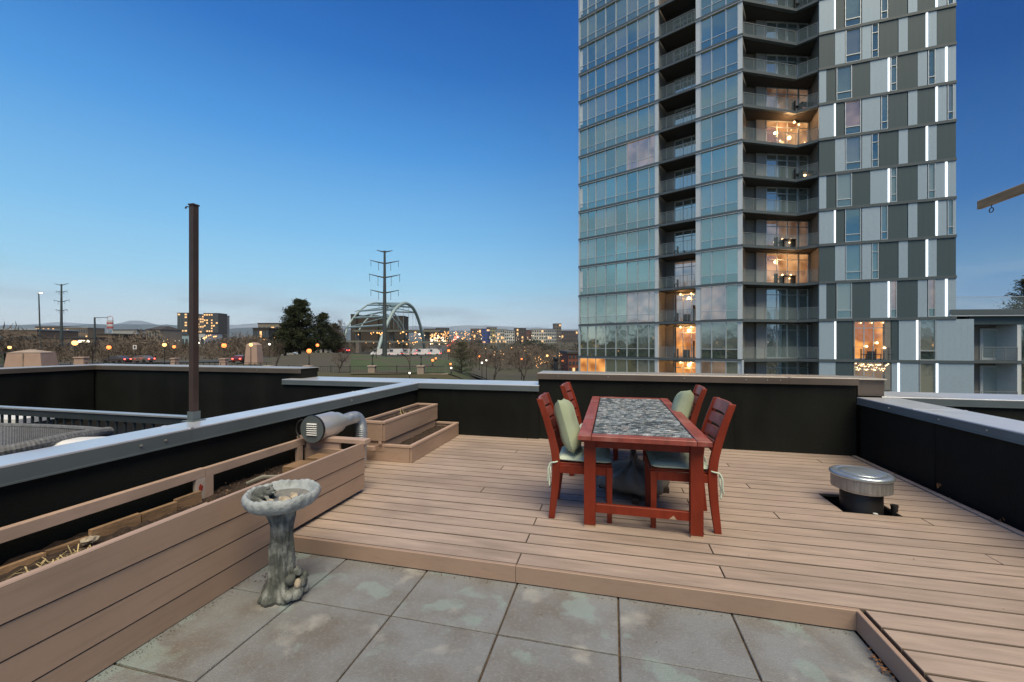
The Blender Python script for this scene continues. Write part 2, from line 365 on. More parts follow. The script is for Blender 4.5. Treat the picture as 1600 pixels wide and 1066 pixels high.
# --- pavers
pav = MB().box(-2.96, 1.30, -2.0, 2.62, -.05, -.012).build('paving', M['joint']); struct(pav)
T = .6127; X0 = -1.802; Y0 = 2.043
for i in range(-2, 6):
    for j in range(-6, 1):
        x0, x1 = X0+i*T+.005, X0+(i+1)*T-.005; y0, y1 = Y0+(j)*T+.005, Y0+(j+1)*T-.005
        x1 = min(x1, 1.235); y1 = min(y1, 2.53)
        if x1-x0 < .03 or x0 < -3.1: continue
        dz = random.uniform(-.002, .002)
        m_ = MB(); m_.cham(-(x1-x0)/2, (x1-x0)/2, -(y1-y0)/2, (y1-y0)/2, -.04, dz, .004)
        o = m_.build('paving_stone', M['paver'], pav); o.location = ((x0+x1)/2, (y0+y1)/2, 0); o.rotation_euler = (random.uniform(-.0015,.0015), random.uniform(-.0015,.0015), random.uniform(-.002,.002))
# --- timber deck
deck = MB()
deck.box(-3.0, 1.86, 2.56, 5.95, 0, .06); deck.box(1.86, 2.29, 2.56, 3.93, 0, .06); deck.box(1.86, 2.29, 4.38, 5.95, 0, .06); deck.box(2.29, 2.98, 2.56, 5.95, 0, .06)
deck.box(1.28, 2.98, -2, 2.556, 0, .06)
deck = deck.build('deck', M['blackpl']); struct(deck)
bt, bw, pitch = .025, .1347, .1432
def board(x0, x1, y, w=bw, name='deck_board', m=M['deck']):
    L_ = x1-x0
    q = MB(); n = max(2, int(L_/1.2)); 
    q.cham(-L_/2, L_/2, -w/2, w/2, -bt, 0, .0035)
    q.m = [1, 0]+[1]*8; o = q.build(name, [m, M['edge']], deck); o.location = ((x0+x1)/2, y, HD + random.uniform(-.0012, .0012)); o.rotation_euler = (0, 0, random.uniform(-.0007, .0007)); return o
row = 0; y = 2.523 + pitch/2
while y < 5.90:
    segs = []
    js = [-.585] if row % 2 == 0 else [.655]
    js += [2.4] if row % 4 == 1 else []
    if row % 5 == 3: js = [-1.2, 1.3]
    if row in (0, 2, 4): js = [-.585]
    if row in (1, 3): js = [.655]
    xs = [-2.95] + sorted(js) + [2.885]
    for a_, b_ in zip(xs, xs[1:]):
        x0, x1 = a_+.0015, b_-.0015
        if 3.93 < y < 4.40:      # opening round the vent pipe
            for p0, p1 in ((x0, min(x1, 1.87)), (max(x0, 2.28), x1)):
                if p1-p0 > .05: board(p0, p1, y)
        else: board(x0, x1, y)
    y += pitch; row += 1
y = 2.523 - pitch/2
while y > -1.6:
    board(1.285, 2.885, y); y -= pitch
def fboard(name, x0, x1, y0, y1, z0, z1, m, par, c=.003):
    q = MB(); cx, cy = (x0+x1)/2, (y0+y1)/2; q.cham(x0-cx, x1-cx, y0-cy, y1-cy, z0-z0, z1-z0, c)
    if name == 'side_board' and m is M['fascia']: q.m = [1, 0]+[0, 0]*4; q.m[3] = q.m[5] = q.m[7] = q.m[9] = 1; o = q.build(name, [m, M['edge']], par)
    else: o = q.build(name, m, par)
    o.location = (cx, cy, z0); return o
fboard('fascia_board', -2.262, -.587, 2.497, 2.521, .008, HD+.002, M['fascia'], deck)
fboard('fascia_board', -.584, 1.262, 2.497, 2.521, .008, HD+.002, M['fascia'], deck)
fboard('fascia_board', 1.238, 1.262, -1.6, 2.496, .008, HD+.003, M['fascia'], deck)
for a_, b_ in ((-1.6, 1.9), (1.903, 4.1), (4.103, 5.93)):   # edge board along the right hand wall
    fboard('edge_board', 2.888, 2.938, a_, b_, HD-.03, HD+.012, M['deck'], deck)

# --- parapet walls with metal caps
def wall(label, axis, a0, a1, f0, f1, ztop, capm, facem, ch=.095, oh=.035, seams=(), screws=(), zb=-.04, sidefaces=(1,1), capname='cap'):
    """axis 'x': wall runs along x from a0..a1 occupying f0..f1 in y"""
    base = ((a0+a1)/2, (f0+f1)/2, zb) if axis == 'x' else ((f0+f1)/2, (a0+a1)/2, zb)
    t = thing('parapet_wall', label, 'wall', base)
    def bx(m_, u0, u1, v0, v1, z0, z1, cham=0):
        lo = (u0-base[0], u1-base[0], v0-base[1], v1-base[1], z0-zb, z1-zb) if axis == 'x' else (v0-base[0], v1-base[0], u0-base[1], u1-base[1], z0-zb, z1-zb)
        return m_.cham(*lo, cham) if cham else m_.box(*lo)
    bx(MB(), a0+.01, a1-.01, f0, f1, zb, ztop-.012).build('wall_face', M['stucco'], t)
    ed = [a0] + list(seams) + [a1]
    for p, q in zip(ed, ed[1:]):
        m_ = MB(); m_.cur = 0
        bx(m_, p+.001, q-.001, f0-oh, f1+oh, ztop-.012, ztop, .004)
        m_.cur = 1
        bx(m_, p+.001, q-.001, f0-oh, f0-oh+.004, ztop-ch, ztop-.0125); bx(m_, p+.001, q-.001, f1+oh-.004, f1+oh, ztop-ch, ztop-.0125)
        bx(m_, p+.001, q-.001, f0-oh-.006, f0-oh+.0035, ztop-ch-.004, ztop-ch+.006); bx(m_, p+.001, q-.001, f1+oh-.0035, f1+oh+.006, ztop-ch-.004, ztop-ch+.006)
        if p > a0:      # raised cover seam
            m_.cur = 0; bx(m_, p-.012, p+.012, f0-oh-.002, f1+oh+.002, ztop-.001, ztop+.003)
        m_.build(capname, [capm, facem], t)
    if screws:
        s_ = MB()
        for u, side in screws:
            yy = (f0-oh-.002) if side == 0 else (f1+oh+.002)
            c = (u-base[0], yy-base[1], ztop-ch*.5-zb) if axis == 'x' else (yy-base[0], u-base[1], ztop-ch*.5-zb)
            d = (-.006 if side == 0 else .006); e = (c[0], c[1]+d, c[2]) if axis == 'x' else (c[0]+d, c[1], c[2])
            s_.tube(c, e, .009, .007, 8)
        s_.build('screw', M['screw'], t, kind='stuff')
    return t
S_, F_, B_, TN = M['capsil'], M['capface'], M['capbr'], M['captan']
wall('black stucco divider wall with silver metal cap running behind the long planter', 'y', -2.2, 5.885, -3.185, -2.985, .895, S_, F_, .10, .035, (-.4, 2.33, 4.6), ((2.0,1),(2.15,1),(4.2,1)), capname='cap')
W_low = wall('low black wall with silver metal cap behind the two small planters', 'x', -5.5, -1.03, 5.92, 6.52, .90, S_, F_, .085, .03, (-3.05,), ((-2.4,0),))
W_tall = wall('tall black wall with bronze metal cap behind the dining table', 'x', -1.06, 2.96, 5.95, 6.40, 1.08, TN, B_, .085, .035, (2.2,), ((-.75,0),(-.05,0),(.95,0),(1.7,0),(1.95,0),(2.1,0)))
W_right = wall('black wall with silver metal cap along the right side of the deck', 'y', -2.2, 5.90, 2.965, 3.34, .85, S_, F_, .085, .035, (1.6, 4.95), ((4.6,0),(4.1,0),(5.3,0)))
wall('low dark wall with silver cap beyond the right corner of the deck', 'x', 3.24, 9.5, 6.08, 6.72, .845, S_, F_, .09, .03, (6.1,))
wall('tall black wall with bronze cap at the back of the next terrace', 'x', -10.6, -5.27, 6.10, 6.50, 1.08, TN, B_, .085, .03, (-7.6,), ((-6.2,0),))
wall('black side wall with bronze cap at the far left end of the next terrace', 'y', -2.2, 6.068, -10.60, -10.2, 1.08, TN, B_, .085, .03, (2.6,))
t = thing('corner_pier', 'bronze clad wall end block where the tall and right walls meet', 'wall', (3.11, 5.99, 0))   # bronze clad stub at the corner
MB().cham(-.135, .14, -.02, .42, .86, 1.06, .01).build('cladding', B_, t)
MB().cham(-.145, .15, -.06, .45, 1.06, 1.075, .004).build('cap', TN, t)
MB().box(-.10, .12, -.015, .40, 0, .86).build('wall_face', M['stucco'], t)

# membrane laps on the black walls
for kx, (x_, y_, z_, top_) in enumerate(((-1.44, 5.919, .1, .80), (-2.35, 5.919, .1, .80), (.35, 5.949, .1, .98), (1.62, 5.949, .1, .98))):
    w_ = W_low if kx < 2 else W_tall; o = MB().box(x_-.05, x_+.05, y_-.003, y_, z_, top_).build('membrane_lap', M['stucco'], w_); o.location = -w_.location
for y_ in (4.75, 3.1, 1.6): o = MB().box(2.961, 2.964, y_-.05, y_+.05, .1, .75).build('membrane_lap', M['stucco'], W_right); o.location = -W_right.location
# --- brown post on the divider, neighbour's railing
p = thing('tall_post', 'tall brown steel post standing on the divider wall cap', 'post', (-3.212, 2.552, .895))
MB().cham(-.022, .022, -.022, .022, .0, 1.70, .004).build('shaft', M['bronze'], p)
MB().cham(-.027, .027, -.027, .027, 1.70, 1.712, .003).build('end_cap', M['bronze'], p)
q = MB(); q.box(-.055, .055, -.055, .055, 0, .006); q.box(.0225, .028, -.032, .032, .006, .075); q.box(-.032, .0224, -.028, -.0225, .006, .075); q.build('bracket', M['capface'], p)
q = MB(); q.tube((-.03, 0, 1.69), (-.075, 0, 1.70), .004, n=6); q.tube((-.075, 0, 1.70), (-.085, 0, 1.685), .006, n=6); q.build('hook', M['bronze'], p)
rl = thing('terrace_railing', 'dark slate railing with pale top rail across the next terrace', 'railing', (-6.6, 2.60, 0))
MB().box(-3.5, 3.35, -.035, .035, .905, .917).build('top_rail', M['railtop'], rl)
MB().box(-3.5, 3.365, -.022, .022, .845, .904).build('side_rail', M['railm'], rl)
MB().box(-3.5, 3.365, -.016, .016, .10, .14).build('bottom_rail', M['railm'], rl)
q = MB().box(-.008, .008, -.008, .008, .14, .845)
base = q.build('baluster', M['railm'], rl); base.location.x = 3.31
for k in range(1, 66):
    c = base.copy(); c.parent = rl; c.location.x = 3.31-.103*k; col.objects.link(c)
q = MB().box(-.025, .025, -.025, .025, 0, .845)
for xx in (-3.45, -.3):
    q_ = q.build('post', M['railm'], rl); q_.location = (xx, .05, 0)
# neighbour's terrace floor and pale storage bench
struct(MB().box(-10.2, -3.19, -2.2, 6.1, -.048, .0).build('terrace_floor', M['blackpl']))
bn = thing('storage_bench', 'pale grey bench behind the slate railing at the left edge', 'bench', (*spot(2, 5.75), 0), YAW)
MB().cham(-.6, .55, -.25, .25, .42, .50, .01).build('seat', M['white'], bn); MB().box(-.55, .5, -.2, .2, .0, .42).build('body', M['capface'], bn)
# neighbour's wicker sofa (seen over the wall) with a ribbed weave
sofa = thing('wicker_sofa', 'grey woven wicker sofa behind the silver capped divider wall', 'sofa', (-3.95, 1.75, 0), R(6))
def ribbed_slab(x0, x1, y0, y1, z, arc, n=90):
    m_ = MB(); vs = []; fs = []
    for k in range(n+1):
        u = k/n; x = x0+(x1-x0)*u
        for j in range(9):
            v = j/8; yy = y0+(y1-y0)*v; zz = z + arc*math.sin(math.pi*v)*.3 + arc*math.sin(math.pi*min(1, u*1.1))*.4 + (.006 if k % 3 == 1 else 0)
            vs.append((x, yy, zz))
    for k in range(n):
        for j in range(8): a_ = k*9+j; fs.append((a_, a_+9, a_+10, a_+1))
    return m_.add(vs, fs)
def smooth_pts(p, n=6):
    o = []
    for k in range(len(p)-1):
        P0, P1, P2, P3 = [Vector(p[max(0, min(len(p)-1, k+j))]) for j in (-1, 0, 1, 2)]
        for i in range(n):
            t = i/n; o.append(.5*((2*P1)+(P2-P0)*t+(2*P0-5*P1+4*P2-P3)*t*t+(3*P1-P0-3*P2+P3)*t**3))
    return o+[Vector(p[-1])]
sofa.location = (*spot(40, 3.1), 0); sofa.rotation_euler = (0,0,0); so_ = sofa.location
def sp3(px, py, Z): x, y = spot(px, Z); return Vector((x-so_.x, y-so_.y, hz(py, Z)))
near = smooth_pts([sp3(-260, 752, 1.95), sp3(-120, 728, 2.12), sp3(0, 706, 2.32), sp3(60, 694, 2.45), sp3(110, 683, 2.66), sp3(148, 676.5, 2.88), sp3(170, 674, 3.05)], 16)
far = smooth_pts([sp3(-260, 661, 3.9), sp3(-120, 662, 3.8), sp3(0, 664.5, 3.62), sp3(60, 666, 3.5), sp3(110, 668.5, 3.36), sp3(148, 671, 3.2), sp3(170, 674, 3.05)], 16)
q = MB(); q.path(near, [.030+.004*(k % 2) for k in range(len(near))], 10); q.path([p_+Vector((0,0,0)) for p_ in far], .020, 8); q.build('rolled_edge', M['wicker'], sofa)
vs, fs = [], []; nr = 60
a_l = []
for k in range(0, 6*16*2+1):
    t_ = min(k/2, len(near)-1); i0 = int(t_); i1 = min(i0+1, len(near)-1); f_ = t_-i0; a_l.append((near[i0].lerp(near[i1], f_), far[i0].lerp(far[i1], f_)))
for k, (p_, q_) in enumerate(a_l):
    for j in range(13):
        v_ = j/12; c = p_.lerp(q_, v_); sag = -.10*math.sin(math.pi*v_)*min(1, (p_-q_).length*1.2); vs.append((c.x, c.y, c.z+sag+(.005 if k % 2 else -.004)))
for k in range(len(a_l)-1):
    for j in range(12): a_ = k*13+j; fs.append((a_, a_+13, a_+14, a_+1))
MB().add(vs, fs).build('woven_back', M['wicker'], sofa)
q = MB(); ring_ = [p_ for p_ in near[::8]] + [p_ for p_ in far[::-8]]; n = len(ring_); q.add([(p_.x*.97, p_.y*.97, .08) for p_ in ring_]+[(p_.x*.985, p_.y*.985, p_.z-.05) for p_ in ring_], [tuple(range(n))]+[(i, (i+1) % n, n+(i+1) % n, n+i) for i in range(n)]); q.build('body', M['wicker'], sofa)
def pillow_mesh(w, h, t, seed=0, n=20, pinch=.05):
    m_ = MB(); rnd = random.Random(seed); ph = [rnd.uniform(0, 6) for _ in range(6)]; vs = []; fs = []
    for side in (1, -1):
        for j in range(n+1):
            for i in range(n+1):
                u, v = i/n*2-1, j/n*2-1
                e = (max(0, 1-u**4)*max(0, 1-v**4))**.55
                k = 1 - pinch*(1-abs(v)**2)*abs(u)**6 if abs(u) > 0 else 1; k2 = 1 - pinch*(1-abs(u)**2)*abs(v)**6
                wr = .025*math.sin(u*5+ph[0]+v*3)*math.sin(v*4+ph[1])*e + .02*math.sin(9*u*v+ph[2])*e
                vs.append((u*w/2*k, side*t/2*e*(1+wr*2), v*h/2*k2))
    N1 = (n+1)**2
    for s_ in (0, 1):
        for j in range(n):
            for i in range(n):
                a_ = s_*N1+j*(n+1)+i; f = (a_, a_+1, a_+n+2, a_+n+1); fs.append(f if s_ else f[::-1])
    return m_.add(vs, fs)
pw = pillow_mesh(.45, .45, .16, 3).build('cushion', M['white'], smooth=True); pw.location = (*spot(140, 2.70), .80); pw.rotation_euler = (R(82), R(5), R(20)); tag(pw, 'white cushion lying on the wicker sofa', 'cushion')

M['sage2'] = mat('pale_primed_post', (.50,.42,.37), .7, var=.2, scale=9)
M['bfloor'] = mat('stained_basin_floor', (.13,.145,.15), .55, var=.4, scale=16, c2=(.26,.24,.20), bump=.5, bscale=40)
# --- long planter on the left
pl = thing('long_planter', 'long brown timber planter box with sloping boards along the left side', 'planter', (-2.55, 1.2, 0))
def P(name, x0, x1, y0, y1, z0, z1, m, par=pl, off=(-2.55, 1.2, 0), c=.003):
    return fboard(name, x0-off[0], x1-off[0], y0-off[1], y1-off[1], z0-off[2], z1-off[2], m, par, c)
for k, (z0, z1) in enumerate(((.435,.575), (.290,.429), (.145,.284), (.006,.139))):
    xo = -2.258 + (.004 if k == 0 else 0) - .003*k
    P('side_board', xo-.025, xo, -1.6, 2.46 if z0 < .1 else 3.42, z0, z1, M['fascia'])
P('top_trim', -2.325, -2.286, -1.6, 1.92, .545, .569, M['trim']); P('top_trim', -2.325, -2.286, 1.923, 3.40, .540, .562, M['trim'])
P('end_board', -2.9, -2.29, 3.39, 3.415, .30, .50, M['fascia'])
P('cross_rail', -3.0, -2.235, 3.385, 3.475, .566, .604, M['trim'])
P('cross_board', -2.92, -2.52, 3.40, 3.425, .47, .562, M['trim'])
P('back_rail', -2.925, -2.885, -1.6, 2.375, .532, .598, M['trim']); P('back_rail', -2.925, -2.885, 2.38, 3.383, .528, .594, M['trim'])
for yy, m_, h in ((2.345, M['sage2'], .53), (2.41, M['trim'], .53), (3.32, M['trim'], .525), (.6, M['trim'], .53)):
    P('post', -2.915, -2.885, yy-.035, yy+.03, .2, h, m_)
q = MB(); q.add([(-.334, 1.145+.0*k, 0) for k in range(0)], []); 
ang = [(.016*math.cos(t_)*(1+.4*math.sin(5*t_)), .03*math.sin(t_)*(1+.3*math.cos(3*t_))) for t_ in [i*.5236 for i in range(12)]]
q = MB().add([(-.3335, 1.143+a_, .46+b_) for a_, b_ in ang] + [(-.332, 1.143+a_*.9, .46+b_*.9) for a_, b_ in ang], [tuple(range(12))[::-1], tuple(range(12, 24))] + [(i, (i+1) % 12, 12+(i+1) % 12, 12+i) for i in range(12)])
q.build('paint_mark', M['redmark'], pl)
for k, (yy, L_) in enumerate(((1.30,.18), (1.49,.17), (1.67,.24), (1.92,.2), (2.13,.17))):
    o = P('edging_block', -2.845, -2.815, yy, yy+L_, .30, .455+random.uniform(-.012, .012)-.012*(2-k)*(k < 2), M['cedar']); o.rotation_euler = (0, R(random.uniform(-8, 2)), R(random.uniform(-3, 3)))
for a_, b_ in ((3.18, 3.33), (2.9, 3.1)): P('edging_block', -2.70, -2.55, a_, b_, .40, .47, M['cedar'])
def soil_patch(x0, x1, y0, y1, z, amp, name='soil', seed=0, par=None, off=(0,0,0), nx=14, ny=None):
    ny = ny or int((y1-y0)/.035); rnd = random.Random(seed); vs = []; fs = []
    for j in range(ny+1):
        for i in range(nx+1):
            u = i/nx; v = j/ny; x = x0+(x1-x0)*u; y_ = y0+(y1-y0)*v
            zz = z + amp*(math.sin(v*9+seed)*.5+math.sin(u*5+v*21)*.3) + rnd.uniform(-.012, .012)
            vs.append((x-off[0], y_-off[1], zz-off[2]))
    for j in range(ny):
        for i in range(nx): a_ = j*(nx+1)+i; fs.append((a_, a_+1, a_+nx+2, a_+nx+1))
    return tag(MB().add(vs, fs).build(name, M['soil'], par), kind='stuff')
tag(soil_patch(-2.97, -2.29, -1.6, 3.38, .385, .03, seed=2, nx=18), 'dark potting soil filling the long planter', 'soil')
def scatter(name, m, n, rx, ry, rz, s, seed, label=None, cat=None, par=None, off=(0,0,0), flat=.4):
    rnd = random.Random(seed); q = MB()
    for _ in range(n):
        c = Vector((rnd.uniform(*rx)-off[0], rnd.uniform(*ry)-off[1], rnd.uniform(*rz)-off[2])); a_ = [Vector((rnd.gauss(0,1), rnd.gauss(0,1), rnd.gauss(0,1)*flat)).normalized()*s*rnd.uniform(.4, 1.3) for _ in range(3)]
        q.add([c+a_[0], c+a_[1], c+a_[2], c+Vector((0,0,s*.5))], [(0,1,2), (0,1,3), (1,2,3), (2,0,3)])
    o = q.build(name, m, par); o['kind'] = 'stuff'
    if label: tag(o, label, cat)
    return o
scatter('bark_chips', M['chips'], 2600, (-2.95,-2.31), (-.5,3.36), (.37,.41), .011, 5, 'loose bark chips and clods on the soil of the long planter', 'mulch')
def tuft(q, c, n, L_, seed, lean=(0,0)):
    rnd = random.Random(seed)
    for _ in range(n):
        t_ = rnd.uniform(0, 6.28); r_ = rnd.uniform(.3, 1.1)*L_; p0 = Vector(c)+Vector((rnd.gauss(0,.03), rnd.gauss(0,.05), 0))
        d = Vector((math.cos(t_)+lean[0], math.sin(t_)+lean[1], rnd.uniform(.1, .7))).normalized()
        p1 = p0+d*r_*.5; p2 = p1+(d+Vector((0,0,-.9))).normalized()*r_*.5; w = Vector((-math.sin(t_), math.cos(t_), 0))*.0022
        q.add([p0-w, p0+w, p1+w, p1-w, p2], [(0,1,2,3), (3,2,4)])
q = MB(); tuft(q, (-2.52, 1.55, .42), 150, .17, 1, (.3,.3)); tuft(q, (-2.62, 1.42, .42), 110, .15, 2); tuft(q, (-2.45, 1.68, .42), 90, .13, 12); tuft(q, (-2.5, 1.72, .42), 60, .13, 3); tag(q.build('dry_grass', M['straw']), 'tuft of dry straw coloured grass in the long planter', 'dry grass', kind='stuff')
q = MB(); tuft(q, (-2.6, 2.62, .43), 60, .10, 6); tuft(q, (-2.5, 2.9, .43), 50, .09, 7); tuft(q, (-2.45, 1.25, .42), 40, .07, 8); tag(q.build('dry_stems', M['chips']), 'brown dead stems in the far half of the long planter', 'dead stems', kind='stuff')
q = MB(); q.blob((-2.76, 1.62, .435), (.03,.035,.02), .3, seed=4); tag(q.build('rock', M['shell'], smooth=False), 'pale rock lying against the edging blocks in the long planter', 'rock')
q = MB(); q.path([(-2.7,2.55,.44),(-2.62,2.62,.475),(-2.55,2.66,.47),(-2.48,2.78,.46),(-2.42,2.84,.44)], [.012,.016,.012,.014,.006], 6); tag(q.build('driftwood', M['cover']), 'grey twisted piece of wood lying on the planter soil', 'driftwood')

# --- two small stepped planters
def box_planter(label, x0, x1, y0, y1, z0, z1, nb, wb, lab_soil, seed):
    cx, cy = (x0+x1)/2, (y0+y1)/2; t = thing('small_planter', label, 'planter', (cx, cy, z0)); off = (cx, cy, z0)
    q = lambda n_, *a_, m=M['fascia'], c=.003: P(n_, *a_, m, t, off, c)
    h = (z1-.03-z0)/nb
    for k in range(nb):
        s_ = .003*(nb-1-k)
        q('side_board', x1-.026-s_, x1-.001-s_, y0+.012, y1, z0+h*k+.0015, z0+h*(k+1)-.0015)
        q('end_board', x0+.0, x1-.03-s_, y0+.004+s_, y0+.028+s_, z0+h*k+.0015, z0+h*(k+1)-.0015)
    q('back_board', x0, x0+.024, y0+.03, y1, z0, z1-.03); q('far_board', x0+.025, x1-.03, y1-.025, y1-.001, z0, z1-.03)
    q('top_trim', x1-.045, x1+.004, y0, y1+.002, z1-.028, z1, m=M['trim']); q('top_trim', x0-.003, x0+.037, y0+.042, y1, z1-.028, z1, m=M['trim'])
    q('top_trim', x0-.003, x1-.047, y0-.003, y0+.040, z1-.028, z1-.001, m=M['trim']); q('top_trim', x0+.038, x1-.046, y1-.04, y1, z1-.028, z1-.001, m=M['trim'])
    o = soil_patch(x0+.025, x1-.03, y0+.03, y1-.03, z1-.07, .008, seed=seed, nx=8); tag(o, lab_soil, 'soil')
    scatter('bark_chips', M['chips'], 500, (x0+.03,x1-.04), (y0+.04,y1-.04), (z1-.07,z1-.05), .011, seed+9, lab_soil.replace('soil', 'bark chips on the soil'), 'mulch')
    return t
box_planter('lower brown timber planter box standing on the deck', -2.93, -2.268, 4.36, 5.87, HD+.002, .315, 1, 0, 'dark soil in the lower small planter', 20)
up = box_planter('upper brown timber planter box raised behind the lower one', -2.935, -2.60, 4.33, 5.84, .355, .59, 1, 0, 'dark soil in the upper small planter', 31)
P('riser_board', -2.935+.0, -2.62, 4.86-.5, 5.80, .245-.02, .352, M['fascia'], up, (-2.7675, 5.085, .355))
P('support_block', -2.68, -2.645, 4.33, 4.355, .316, .352, M['trim'], up, (-2.7675, 5.085, .355))
P('short_rail', -2.96, -2.70, 4.25, 4.30, .26, .305, M['trim'], up, (-2.7675, 5.085, .355))
q = MB(); tuft(q, (-2.75, 5.1, .55), 12, .14, 11); q.path([(-2.72,4.98,.54),(-2.76,5.0,.58),(-2.80,5.06,.61)], .004, 5); tag(q.build('twig', M['straw']), 'pale dead twigs sticking up in the upper planter', 'twigs', kind='stuff')

# --- inline fan with flexible duct
fx, fz = -2.735, .735
du = thing('inline_fan', 'silver inline fan with louvred face and flexible duct beside the wall', 'fan', (fx, 3.30, .30))
du.scale = (.92,.92,.92); fy = 3.30; L0 = lambda y_, z_=0: (0, y_-fy, z_)
def lathe_y(prof, n=36, c=(0,0,fz-.30), caps=True):
    m_ = MB(); m_.lathe(prof, n, caps=caps); m_.v = [(c[0]+x, c[1]+z, c[2]-y_) for x, y_, z in m_.v]; m_.f = [f for f in m_.f]; return m_
lathe_y([(.126,.0),(.132,.01),(.132,.30),(.126,.315),(.118,.33),(.112,.39),(.103,.41),(.086,.44),(.072,.46),(.07,.49)]).build('housing', M['steel'], du, smooth=True)
lathe_y([(.138,-.012),(.142,0),(.142,.012),(.133,.02),(.125,.0),(.138,-.012)], caps=False).build('rim', M['blackpl'], du, smooth=True)
lathe_y([(.001,-.008),(.12,-.01),(.137,-.011)]).build('face_plate', M['capface'], du)
for k in range(6):
    q = MB(); zz = fz-.30+.055-k*.022; q.hexa([(-.055,-.020,zz-.008),(.06,-.020,zz-.008),(.06,-.012,zz-.004),(-.055,-.012,zz-.004)], [(-.055,-.027,zz-.002),(.06,-.027,zz-.002),(.06,-.012,zz+.006),(-.055,-.012,zz+.006)]); q.build('louvre', M['white'], du)
q = MB(); pts = smooth_pts([(0,.46,.435),(0,.56,.435),(0,.66,.438),(.0,.745,.42),(.01,.80,.35),(.02,.81,.24),(.02,.80,.10),(.02,.79,-.10)], 10)
q.path(pts, [.068+.004*(k % 2) for k in range(len(pts))], 22); q.build('flexible_duct', M['flex'], du, smooth=False)
q = MB(); q.tube((-.05,.15,-.02),(-.05,.15,.31),.015); q.tube((.06,.30,-.02),(.06,.30,.32),.015); q.build('stand', M['blackpl'], du)
q = MB(); q.path(smooth_pts([(-.13,-.03,.35),(-.17,-.03,.42),(-.16,-.02,.50),(-.12,0,.53)],5), .008, 6); q.build('cable', M['blackpl'], du)

# --- bird bath with cast frog and shells
bx, by = -1.905, 2.045
bb = thing('bird_bath', 'weathered cast stone bird bath with tree trunk pedestal on the pavers', 'bird bath', (bx, by, 0), R(20))
import mathutils
def bark(r, z, t):
    q = 1 + .09*math.sin(5*t+z*6)+.06*math.sin(9*t-z*11)+.04*math.sin(17*t+z*30) + .05*math.sin(z*25+2*t) + .20*abs(mathutils.noise.noise((math.cos(t)*3.2, math.sin(t)*3.2, z*5)))-.06 + .07*mathutils.noise.noise((math.cos(t)*9, math.sin(t)*9, z*14)); return (r*q, z)
kp = [(.118,0),(.130,.02),(.118,.05),(.098,.09),(.086,.14),(.078,.2),(.071,.28),(.067,.36),(.068,.44),(.074,.5),(.088,.55),(.07,.565)]
prof_bark = [(a_[0]+(b_[0]-a_[0])*t_/7, a_[1]+(b_[1]-a_[1])*t_/7) for a_, b_ in zip(kp, kp[1:]) for t_ in range(7)] + [kp[-1]]
m_ = MB(); m_.lathe(prof_bark, 110, fn=bark)
m_.build('pedestal', M['bath'], bb, smooth=True)
def ripple(r, z, t): return (r*(1+.012*math.sin(23*t)*(z < .64)+.01*math.sin(3*t)), z+.004*math.sin(7*t)*(r > .2)+.003*math.sin(29*t)*(r > .215))
m_ = MB(); m_.lathe([(.07,.555),(.13,.562),(.19,.575),(.225,.60),(.238,.628),(.240,.648),(.232,.664),(.219,.669),(.206,.662),(.198,.640),(.17,.618),(.1,.606),(.001,.603)], 120, fn=ripple)
m_.build('basin', M['basin'], bb, smooth=True)
MB().lathe([(.172,.6215),(.12,.6135),(.06,.6085),(.001,.6075)], 48, caps=False).build('basin_floor', M['bfloor'], bb, smooth=True)
q = MB()
for k, (a_, r_, z_, s_) in enumerate(((-.5,.125,.055,.05),(-.15,.135,.10,.042),(-.75,.12,.14,.035),(-.3,.118,.165,.03),(-.9,.13,.05,.035),(0.1,.14,.04,.03),(-.05,.15,.13,.026))):
    q.blob((math.cos(a_)*r_, math.sin(a_)*r_, z_), (s_, s_, s_*.95), .14, 10, 7, k)
q.build('mushroom_cluster', M['bath'], bb, smooth=True)
q = MB(); q.blob((math.cos(-.55)*.155, math.sin(-.55)*.155, .115), (.022,.022,.03), .05, 12, 8, 3); q.build('mushroom', M['shell'], bb, smooth=True)
bb.scale = (.86, .86, .95)
# frog figure lying on the rim
fr = thing('frog_figure', 'mottled stone frog figure perched on the left rim of the bird bath', 'figurine', (bx-.098, by-.04, .578), R(25))
fr.scale = (.80,.80,.80)
q = MB()
q.blob((-.015,0,.05),(.062,.055,.048),.10,14,9,1); q.blob((.035,-.01,.068),(.042,.043,.034),.07,14,9,2)        # body and head
for yy in (-.034, .018): q.blob((.045, yy, .098), (.014,.014,.014), .05, 10, 7, 5)                          # eyes
q.path([(.075,-.035,.06),(.085,-.008,.056),(.07,.025,.06)], [.006,.009,.006], 6)                             # mouth
for yy in (-.055, .045): q.path([(-.05,yy*.9,.05),(-.035,yy*1.35,.035),(-.005,yy*1.45,.03),(.02,yy*1.2,.01),(.05,yy*1.1,.004)], [.018,.024,.018,.011,.007], 8); q.path([(.03,yy*.6,.045),(.05,yy*.9,.022),(.06,yy*.8,.002),(.08,yy*.8,0)], [.015,.012,.010,.006], 8)
q.build('body', M['bath'], fr, smooth=True)
